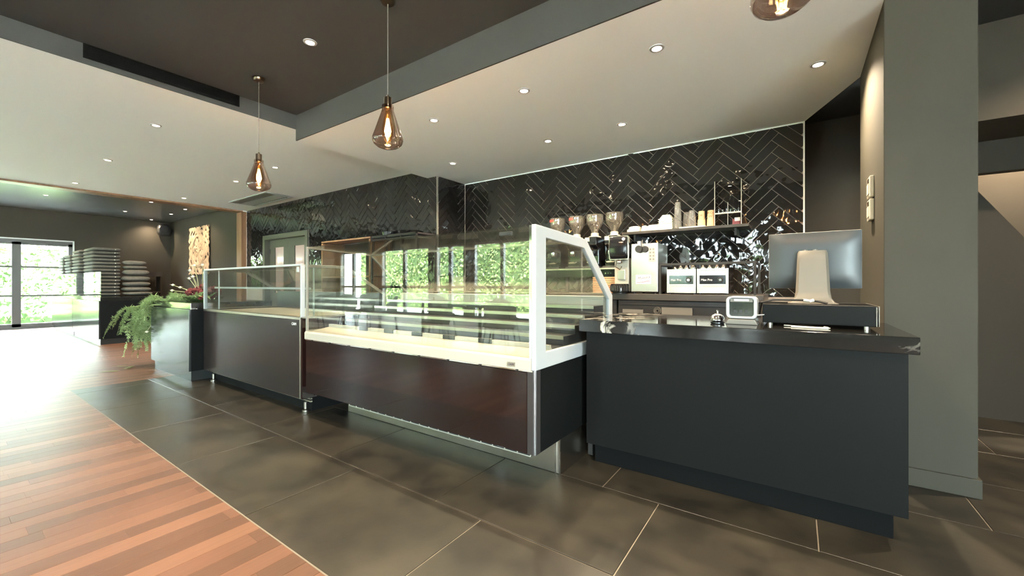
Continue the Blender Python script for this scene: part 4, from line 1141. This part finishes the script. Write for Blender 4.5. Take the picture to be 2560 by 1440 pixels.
# receipt printer / card terminal
tm = thing('receipt_printer', 'white-rimmed receipt printer with dark front on a grey base', 'printer', (-.235, 2.50, ZC))
MB().prism([(-.31, ZC), (-.16, ZC), (-.175, ZC + .028), (-.295, ZC + .028)], 'y', 2.43, 2.57).build('base', M['plastic_grey'], tm, bevel=.004)
def rr(x0, x1, z0, z1, r, n=5):
    o = []
    for cx, cz, a0 in ((x1 - r, z0 + r, -PI / 2), (x1 - r, z1 - r, 0), (x0 + r, z1 - r, PI / 2), (x0 + r, z0 + r, PI)):
        for k in range(n): o.append((cx + r * math.cos(a0 + PI / 2 * k / (n - 1)), cz + r * math.sin(a0 + PI / 2 * k / (n - 1))))
    return o
MB().ring(rr(-.307, -.165, .888, 1.003, .022), rr(-.292, -.180, .900, .995, .014), 'y', 2.44, 2.555).build('rim', M['white_metal'], tm, bevel=.003)
MB().prism(rr(-.2915, -.1805, .9005, .9945, .013), 'y', 2.455, 2.55).build('front_cover', M['black_gloss'], tm)
box(-.288, -.184, 2.449, 2.456, .975, .993).build('top_band', M['plastic_grey'], tm)
box(-.270, -.202, 2.446, 2.450, .980, .990).build('paper_slot', mk('lilac_plastic', (.55, .50, .62), .4), tm)
for k in range(3): box(-.272 + k * .026, -.258 + k * .026, 2.452, 2.456, .918, .934).build('button', M['plastic_black'], tm)
MB().lathe([(.016, ZC + .02), (.016, .892)], (-.295, 2.5, 0), 10).build('pivot', M['plastic_grey'], tm)
MB().lathe([(.016, ZC + .02), (.016, .892)], (-.178, 2.5, 0), 10).build('pivot', M['plastic_grey'], tm)
MB().prism([(-.165, .905), (-.135, .910), (-.135, .913), (-.165, .909)], 'y', 2.47, 2.50).build('paper_tongue', M['label_white'], tm)
# bell
be = thing('service_bell', 'small shiny chrome counter bell next to the printer', 'bell', (-.345, 2.42, ZC))
MB().lathe([(.030, ZC), (.034, ZC + .004), (.034, ZC + .010), (.020, ZC + .016)], (-.345, 2.42, 0), 24).build('base', M['black_gloss'], be, smooth=True)
MB().lathe([(.033, ZC + .018), (.036, ZC + .020), (.035, ZC + .030), (.028, ZC + .044), (.014, ZC + .054), (0, ZC + .057)], (-.345, 2.42, 0), 28, close=False).build('dome', M['chrome'], be, smooth=True)
MB().lathe([(.004, ZC + .055), (.004, ZC + .066), (.007, ZC + .068), (.006, ZC + .073), (0, ZC + .075)], (-.345, 2.42, 0), 12, close=False).build('plunger', M['chrome'], be, smooth=True)

# ------------------------------------------------------------------ wall switches on the pillar
for z0, z1, nm in ((1.607, 1.739, 'upper'), (1.467, 1.597, 'lower')):
    t = thing('switch_box', '%s of the two cream switch boxes on the pillar side' % nm, 'switch', (.394, 3.385, (z0 + z1) / 2), group='switch boxes on the pillar')
    box(.372, .394, 3.325, 3.446, z0, z1).build('housing', M['plastic_white'], t, bevel=.005)
    box(.368, .373, 3.345, 3.426, z0 + .02, z1 - .045).build('rocker', M['plastic_white'], t, bevel=.002)
    box(.3695, .373, 3.36, 3.41, z1 - .040, z1 - .012).build('socket_window', M['brass'], t)

# ------------------------------------------------------------------ shelving left of the bar
ws = thing('wooden_shelf_unit', 'open wooden shelf unit against the left tiled wall', 'shelf', (-5.87, 4.0, 0))
for x in (-6.53, -5.25): box(x, x + .035, 3.80, YL - .012, 0, 1.752).build('side_board', M['wood_trim'], ws)
for z in (.10, .62, 1.18, 1.764): box(-6.53, -5.215, 3.80, YL - .012, z, z + .022).build('shelf_board', M['wood_trim'], ws)
box(-6.49, -5.26, YL - .03, YL - .013, .13, 1.74).build('back_board', M['shelf_dark'], ws)
mr_ = thing('metal_rack', 'black metal rack with pans on top beside the wooden shelf unit', 'rack', (-4.71, 4.0, 0))
for x in (-5.20, -4.88, -4.55, -4.235):
    box(x, x + .022, 3.80, 3.822, 0, 1.785).build('upright', M['graphite'], mr_)
for x in (-5.20, -4.235): box(x, x + .022, 4.15, 4.172, 0, 1.785).build('upright', M['graphite'], mr_)
for z in (1.763, 1.712):
    box(-5.20, -4.213, 3.80, 3.822, z, z + .022).build('front_rail', M['graphite'], mr_)
    box(-4.235, -4.213, 3.822, 4.17, z, z + .022).build('end_rail', M['graphite'], mr_)
    box(-5.20, -5.178, 3.822, 4.17, z, z + .022).build('end_rail', M['graphite'], mr_)
for z in (.4, 1.0, 1.752): box(-5.18, -4.235, 3.822, 4.15, z, z + .012).build('rack_shelf', M['black'], mr_)
for x, r, h, lab in ((-4.97, .14, .06, 'dark round pan at the left of the metal rack top'), (-4.57, .18, .045, 'wide shallow dark pan at the right of the metal rack top')):
    t = thing('baking_pan', lab, 'pan', (x, 3.99, 1.785), group='pans on the metal rack')
    MB().lathe([(0, 1.787), (r * .92, 1.787), (r, 1.787 + h), (r + .012, 1.787 + h), (r + .012, 1.790 + h), (r - .004, 1.790 + h), (r * .9, 1.792), (0, 1.792)], (x, 3.99, .0), 28, close=False).build('pan_body', M['black_gloss'], t, smooth=True)
    MB().tube([(x - r, 3.99, 1.787 + h), (x - r - .04, 3.98, 1.792 + h), (x - r - .04, 4.02, 1.792 + h), (x - r, 4.01, 1.787 + h)], .005, 6).build('pan_handle', M['steel'], t)

# ------------------------------------------------------------------ carved panel, speaker, sockets, air vents
cp = thing('carved_panel', 'pale carved wooden wall panel with a pierced floral circle', 'wall art', (-13.0, YL - .03, 1.98))
px0, px1, pz0, pz1 = -13.67, -12.33, 1.35, 2.60
NG = 110
keep = MB(); idx = {}
def carve(u, v):
    r = math.hypot(u, v); th = math.atan2(v, u)
    f = .5 * math.cos(8 * th + 9 * r) * math.cos(17 * r) + .35 * math.cos(22 * u) * math.cos(22 * v) + .3 * math.cos(13 * th - 14 * r)
    if .60 < r < .70: return .9
    if r < .1: return .7
    return f
fs = []; vs = []
for j in range(NG + 1):
    for i in range(NG + 1):
        u, v = 2 * i / NG - 1, 2 * j / NG - 1
        ed = .012 * math.sin(26 * v) if i in (0, NG) else 0
        eu = .012 * math.sin(26 * u) if j in (0, NG) else 0
        f = carve(u, v)
        vs.append((px0 + (px1 - px0) * i / NG + ed, YL - .03 - .018 * max(-.2, min(1, f)), pz0 + (pz1 - pz0) * j / NG + eu))
for j in range(NG):
    for i in range(NG):
        u, v = 2 * (i + .5) / NG - 1, 2 * (j + .5) / NG - 1
        if carve(u, v) > -.40: fs.append((j * (NG + 1) + i, j * (NG + 1) + i + 1, (j + 1) * (NG + 1) + i + 1, (j + 1) * (NG + 1) + i))
co = MB().add(vs, fs).build('carving', M['carved'], cp, recalc=False)
so = co.modifiers.new('thickness', 'SOLIDIFY'); so.thickness = .014; so.offset = 1
bm_ = MB()
bm_.ring([(-13 + .43 * math.cos(q * PI / 20), 1.975 + .40 * math.sin(q * PI / 20)) for q in range(40)],
         [(-13 + .39 * math.cos(q * PI / 20), 1.975 + .362 * math.sin(q * PI / 20)) for q in range(40)], 'y', YL - .066, YL - .035)
bm_.build('ring_moulding', M['carved'], cp, bevel=.004)
box(px0 + .05, px1 - .05, YL - .016, YL - .001, pz0 + .05, pz1 - .05).build('backing', M['dark_wall'], cp)

sp = thing('wall_speaker', 'black wall speaker in the far room corner', 'speaker', (-15.15, 4.02, 2.66))
s_ = superbox(.24, .30, .34, .5, .4).build('cabinet', M['plastic_black'], None, smooth=True); s_.parent = sp; s_.location = (0, -.02, -.17)
g_ = MB().lathe([(.0, 0), (.10, -.004), (.115, -.02)], (0, 0, 0), 20, 'x').build('grille', M['graphite'], None); g_.parent = sp; g_.location = (.125, -.05, .02)
box(-15.20, -15.12, 4.08, 4.20, 2.63, 2.69).build('bracket', M['black'], sp)
for x, lab in ((-13.76, 'small black wall socket under the left edge of the carved panel'), (-12.86, 'small black wall socket under the middle of the carved panel')):
    t = thing('wall_socket', lab, 'socket', (x, YL, 1.18), group='sockets below the carved panel')
    box(x - .05, x + .05, YL - .012, YL, 1.12, 1.25).build('plate', M['black'], t, bevel=.003)
    MB().lathe([(.026, 0), (.026, .006)], (x, YL - .018, 1.185), 14, 'y').build('outlet', M['graphite'], t)
bn = thing('glass_rack', 'dark low rack with upright glasses in the far corner', 'rack', (-14.9, 3.3, 0))
box(-15.1, -14.72, 2.85, 3.85, 1.30, 1.42).build('top_board', M['graphite'], bn)
for y in (2.85, 3.81): box(-15.1, -14.72, y, y + .04, 0, 1.30).build('side_post', M['dark_wall'], bn)
box(-15.1, -14.72, 2.89, 3.81, .84, .88).build('rack_shelf', M['dark_wall'], bn)
for k in range(7):
    t = MB().lathe([(.03, 0), (.032, .004), (.005, .01), (.005, .12), (.035, .17), (.04, .25), (.03, .32), (.028, .32), (.038, .25), (.033, .172), (0, .13)], (0, 0, 0), 12, close=False).build('wine_glass', M['clear'], None, smooth=True)
    t.location = (-14.80, 2.97 + k * .125, .881)
    tag(t, 'tall clear glass on the far corner rack, %s from the left' % ordinal(k + 1), 'glass', 'glasses on the corner rack')

vg = thing('air_grille', 'long black slatted air grille in the dark ceiling fascia', 'vent', (XL, 1.21, 2.837))
MB().ring([(.685, 2.782), (1.738, 2.782), (1.738, 2.888), (.685, 2.888)], [(.712, 2.794), (1.725, 2.794), (1.725, 2.878), (.712, 2.878)], 'x', XL, XL + .012).build('frame', M['deep_black'], vg)
box(XL + .0005, XL + .002, .712, 1.725, 2.794, 2.878).build('duct', M['deep_black'], vg)
for k in range(6):
    z = 2.797 + k * .0138
    MB().prism([(XL + .003, z + .004), (XL + .011, z), (XL + .011, z + .004), (XL + .003, z + .008)], 'y', .712, 1.725).build('slat', M['deep_black'], vg)
av = thing('ceiling_cassette', 'white rectangular air-conditioning cassette in the left ceiling', 'air conditioner', (-8.6, 3.75, ZL))
MB().ring([(-9.38, 3.50), (-7.83, 3.50), (-7.83, 4.01), (-9.38, 4.01)], [(-9.33, 3.535), (-7.88, 3.535), (-7.88, 3.97), (-9.33, 3.97)], 'z', ZL - .018, ZL).build('frame', M['white_metal'], av, bevel=.003)
box(-9.33, -7.88, 3.535, 3.97, ZL - .004, ZL - .001).build('plenum', M['plastic_grey'], av)
MB().prism([(3.71, ZL - .016), (3.90, ZL - .024), (3.905, ZL - .018), (3.715, ZL - .008)], 'x', -9.31, -7.90).build('air_flap', M['white_metal'], av)
for k in range(4): box(-9.33, -7.88, 3.555 + k * .037, 3.567 + k * .037, ZL - .014, ZL - .005).build('louvre', M['plastic_grey'], av)
for k in range(16): box(-9.28 + k * .088, -9.22 + k * .088, 3.925, 3.955, ZL - .012, ZL - .005).build('vent_tooth', M['plastic_grey'], av)

# ------------------------------------------------------------------ lamps
DL = dict(energy=22)
def downlight(x, y, z, label, group, watts):
    t = thing('downlight', label, 'downlight', (x, y, z), group=group)
    MB().lathe([(.030, -.001), (.031, -.007), (.046, -.005), (.048, 0)], (x, y, z), 22, close=False).build('trim_ring', M['white_metal'], t, smooth=True)
    MB().lathe([(0, -.0035), (.030, -.0035)], (x, y, z), 18, close=False).build('lens', M['lens'], t, recalc=False)
    d = bpy.data.lights.new('lamp_light', 'SPOT'); d.energy = watts; d.color = (1, .80, .56); d.spot_size = 2.35; d.spot_blend = .9; d.shadow_soft_size = .03
    o = bpy.data.objects.new('lamp_light', d); C.objects.link(o); o.parent = t; o.location = (0, 0, -.012)
sof = [(-2.806, 2.747), (-1.787, 2.74), (-.751, 2.747)]
for k, (x, y) in enumerate(sof): downlight(x, y, ZS, 'warm downlight in the bar soffit, front row, %s from the left' % ordinal(k + 1), 'downlights in the bar soffit', 60)
for k, (x, y) in enumerate([(-3.605, 3.861), (-2.2, 3.847), (-1.383, 3.853)]): downlight(x, y, ZS, 'warm downlight in the bar soffit, row nearest the tiles, %s from the left' % ordinal(k + 1), 'downlights in the bar soffit', 60)
downlight(.127, 3.594, ZS, 'warm downlight in the bar soffit beside the pillar', 'downlights in the bar soffit', 90)
downlight(-3.0, 1.657, ZD, 'bright downlight in the dark ceiling between the pendants', 'downlights in the dark ceiling', 60)
for k, (x, y) in enumerate([(-1.0, 1.0), (.7, 1.0), (-3.0, -.6), (-1.0, -.6), (.9, -.9), (-1.0, -2.9), (-3.0, -2.9)]):
    downlight(x, y, ZD, 'warm downlight in the dark ceiling above the picture edge, %s from the bar' % ordinal(k + 1), 'downlights in the dark ceiling', 60)
for k, (x, y) in enumerate([(-5.517, 1.391), (-7.584, 1.411), (-9.721, 1.419)]): downlight(x, y, ZL, 'downlight in the left white ceiling, row away from the tiles, %s from the step' % ordinal(k + 1), 'downlights in the white ceiling', 40)
for k, (x, y) in enumerate([(-6.093, 2.856), (-7.436, 2.881), (-9.7, 2.865)]): downlight(x, y, ZL, 'downlight in the left white ceiling, row near the tiles, %s from the step' % ordinal(k + 1), 'downlights in the white ceiling', 40)
for x, y, nm in ((-12.729, 1.441, 'leftmost, nearest the glass doors'), (-13.887, 2.897, 'above the cushion stacks'), (-11.851, 2.904, 'just behind the timber header'),
                 (-12.307, 3.66, 'closest to the carved panel'), (-13.452, 3.701, 'between carved panel and speaker'), (-15.05, 3.691, 'against the end wall by the speaker')):
    downlight(x, y, ZF, 'far room downlight, ' + nm, 'downlights in the far room', 26)
downlight(1.7, 3.5, ZD, 'downlight in the right hall before the bulkhead', 'downlights in the hall', 90)
downlight(.75, 4.5, ZD, 'downlight in the corridor behind the pillar', 'downlights in the hall', 130)  # lamp added out of sight so the corridor wall is not black
downlight(1.7, 5.4, ZD, 'downlight above the stairs washing the cream wall', 'downlights in the hall', 130)

def pendant(x, y, zb, label):
    t = thing('pendant_lamp', label, 'pendant lamp', (x, y, ZD), group='smoked glass pendant lamps')
    MB().lathe([(.050, 0), (.050, -.012), (.040, -.028), (.012, -.034), (0, -.034)], (x, y, ZD), 24, close=False).build('canopy', M['brass'], t, smooth=True)
    zt = zb + .275
    MB().tube([(x, y, ZD - .03), (x, y, zt + .062)], .0032, 6).build('cord', M['plastic_grey'], t)
    sk = MB().lathe([(.006, zt + .075), (.010, zt + .062), (.024, zt + .058), (.024, zt - .008), (.018, zt - .012)], (x, y, 0), 20).build('socket', M['brass'], t, smooth=True)
    MB().tube([(x - .048, y - .01, zt - .018), (x + .012, y, zt - .018)], .0025, 6).build('pin', M['brass'], sk)
    prof = [(.036, .275), (.037, .262), (.036, .245), (.042, .225), (.062, .165), (.082, .105), (.0955, .066), (.0955, .050), (.086, .030), (.062, .012), (.036, .003), (.018, .0005)]
    MB().lathe(prof, (x, y, zb + .008), 36, close=False).build('glass_shade', M['smoke'], t, smooth=True)
    bp = [(.014, .26), (.015, .235), (.018, .22), (.030, .17), (.036, .135), (.034, .10), (.022, .065), (.010, .05), (0, .048)]
    bl = MB().lathe(bp, (x, y, zb), 20, close=False).build('bulb', M['bulb_glass'], t, smooth=True)
    fl = MB()
    for q in range(5):
        a = q * 2 * PI / 5
        fl.tube([(x + .005 * math.cos(a), y + .005 * math.sin(a), zb + .20), (x + .020 * math.cos(a), y + .020 * math.sin(a), zb + .12), (x + .008 * math.cos(a + .6), y + .008 * math.sin(a + .6), zb + .085)], .0026, 6)
    fl.build('filament', M['filament'], bl)
    d = bpy.data.lights.new('lamp_light', 'POINT'); d.energy = 4; d.color = (1, .72, .45); d.shadow_soft_size = .02
    o = bpy.data.objects.new('lamp_light', d); C.objects.link(o); o.parent = t; o.location = (0, 0, zb + .14 - ZD)
pendant(-3.90, 1.69, 1.885, 'smoked glass pendant lamp, the farthest, with its chrome canopy in view')
pendant(-2.14, 1.69, 1.925, 'smoked glass pendant lamp hanging above the tall display case')
pendant(-.04, 1.69, 1.995, 'smoked glass pendant lamp cut off by the top of the picture')

# ------------------------------------------------------------------ dining furniture opposite the bar (mirrored in the case glass)
def make_chair():
    t = thing('dining_chair', 'chair', 'chair')
    vs = []; fs = []
    nU, nV = 14, 8
    for j in range(nV + 1):
        for i in range(nU + 1):
            a = -PI * .5 + PI * i / nU; v = j / nV
            vs.append((.23 * math.sin(a) * (1 + .05 * v), -.21 * math.cos(a) * 1.0 + .02, .47 + v * (.36 - .16 * abs(math.sin(a)) ** 3)))
    for j in range(nV):
        for i in range(nU): fs.append((j * (nU + 1) + i, j * (nU + 1) + i + 1, (j + 1) * (nU + 1) + i + 1, (j + 1) * (nU + 1) + i))
    sh_ = MB().add(vs, fs).build('backrest', M['fabric_soft'], None, smooth=True); sh_.parent = t
    sm = sh_.modifiers.new('thickness', 'SOLIDIFY'); sm.thickness = .025
    se = superbox(.45, .44, .07, .5, .6).build('seat', M['fabric_soft'], None, smooth=True); se.parent = t; se.location = (0, 0, .43)
    for sx in (-1, 1):
        for sy in (-1, 1):
            l = MB().tube([(sx * .15, sy * .14, .44), (sx * .21, sy * .20, 0)], .012, 8).build('leg', M['black'], None); l.parent = t
    return t
ch0 = make_chair()
tabs = [(-4.2, -1.6, 'nearest the tall case'), (-6.6, -2.6, 'in the middle of the dining room'), (-9.2, -2.4, 'left part of the dining room'), (-1.6, -3.2, 'right part of the dining room')]
first = True
for tx_, ty_, nm in tabs:
    t = thing('dining_table', 'round dining table opposite the bar, ' + nm, 'table', (tx_, ty_, 0), group='round dining tables')
    MB().lathe([(0, .72), (.44, .72), (.45, .73), (.45, .745), (0, .745)], (tx_, ty_, 0), 36, close=False).build('table_top', M['shelf_dark'], t)
    MB().lathe([(.24, 0), (.24, .012), (.03, .03), (.03, .72)], (tx_, ty_, 0), 20).build('pedestal', M['black'], t, smooth=True)
    for k in range(3):
        a = .5 + k * 2 * PI / 3 + tx_
        c = ch0 if first else copy_tree(ch0)
        first = False
        c.location = (tx_ + .72 * math.cos(a), ty_ + .72 * math.sin(a), 0)
        c.rotation_euler = (0, 0, a + PI / 2 + PI)
        c['label'] = 'taupe shell chair, %s round the dining table %s' % (ordinal(k + 1), nm)
        c['group'] = 'shell chairs of the dining room'
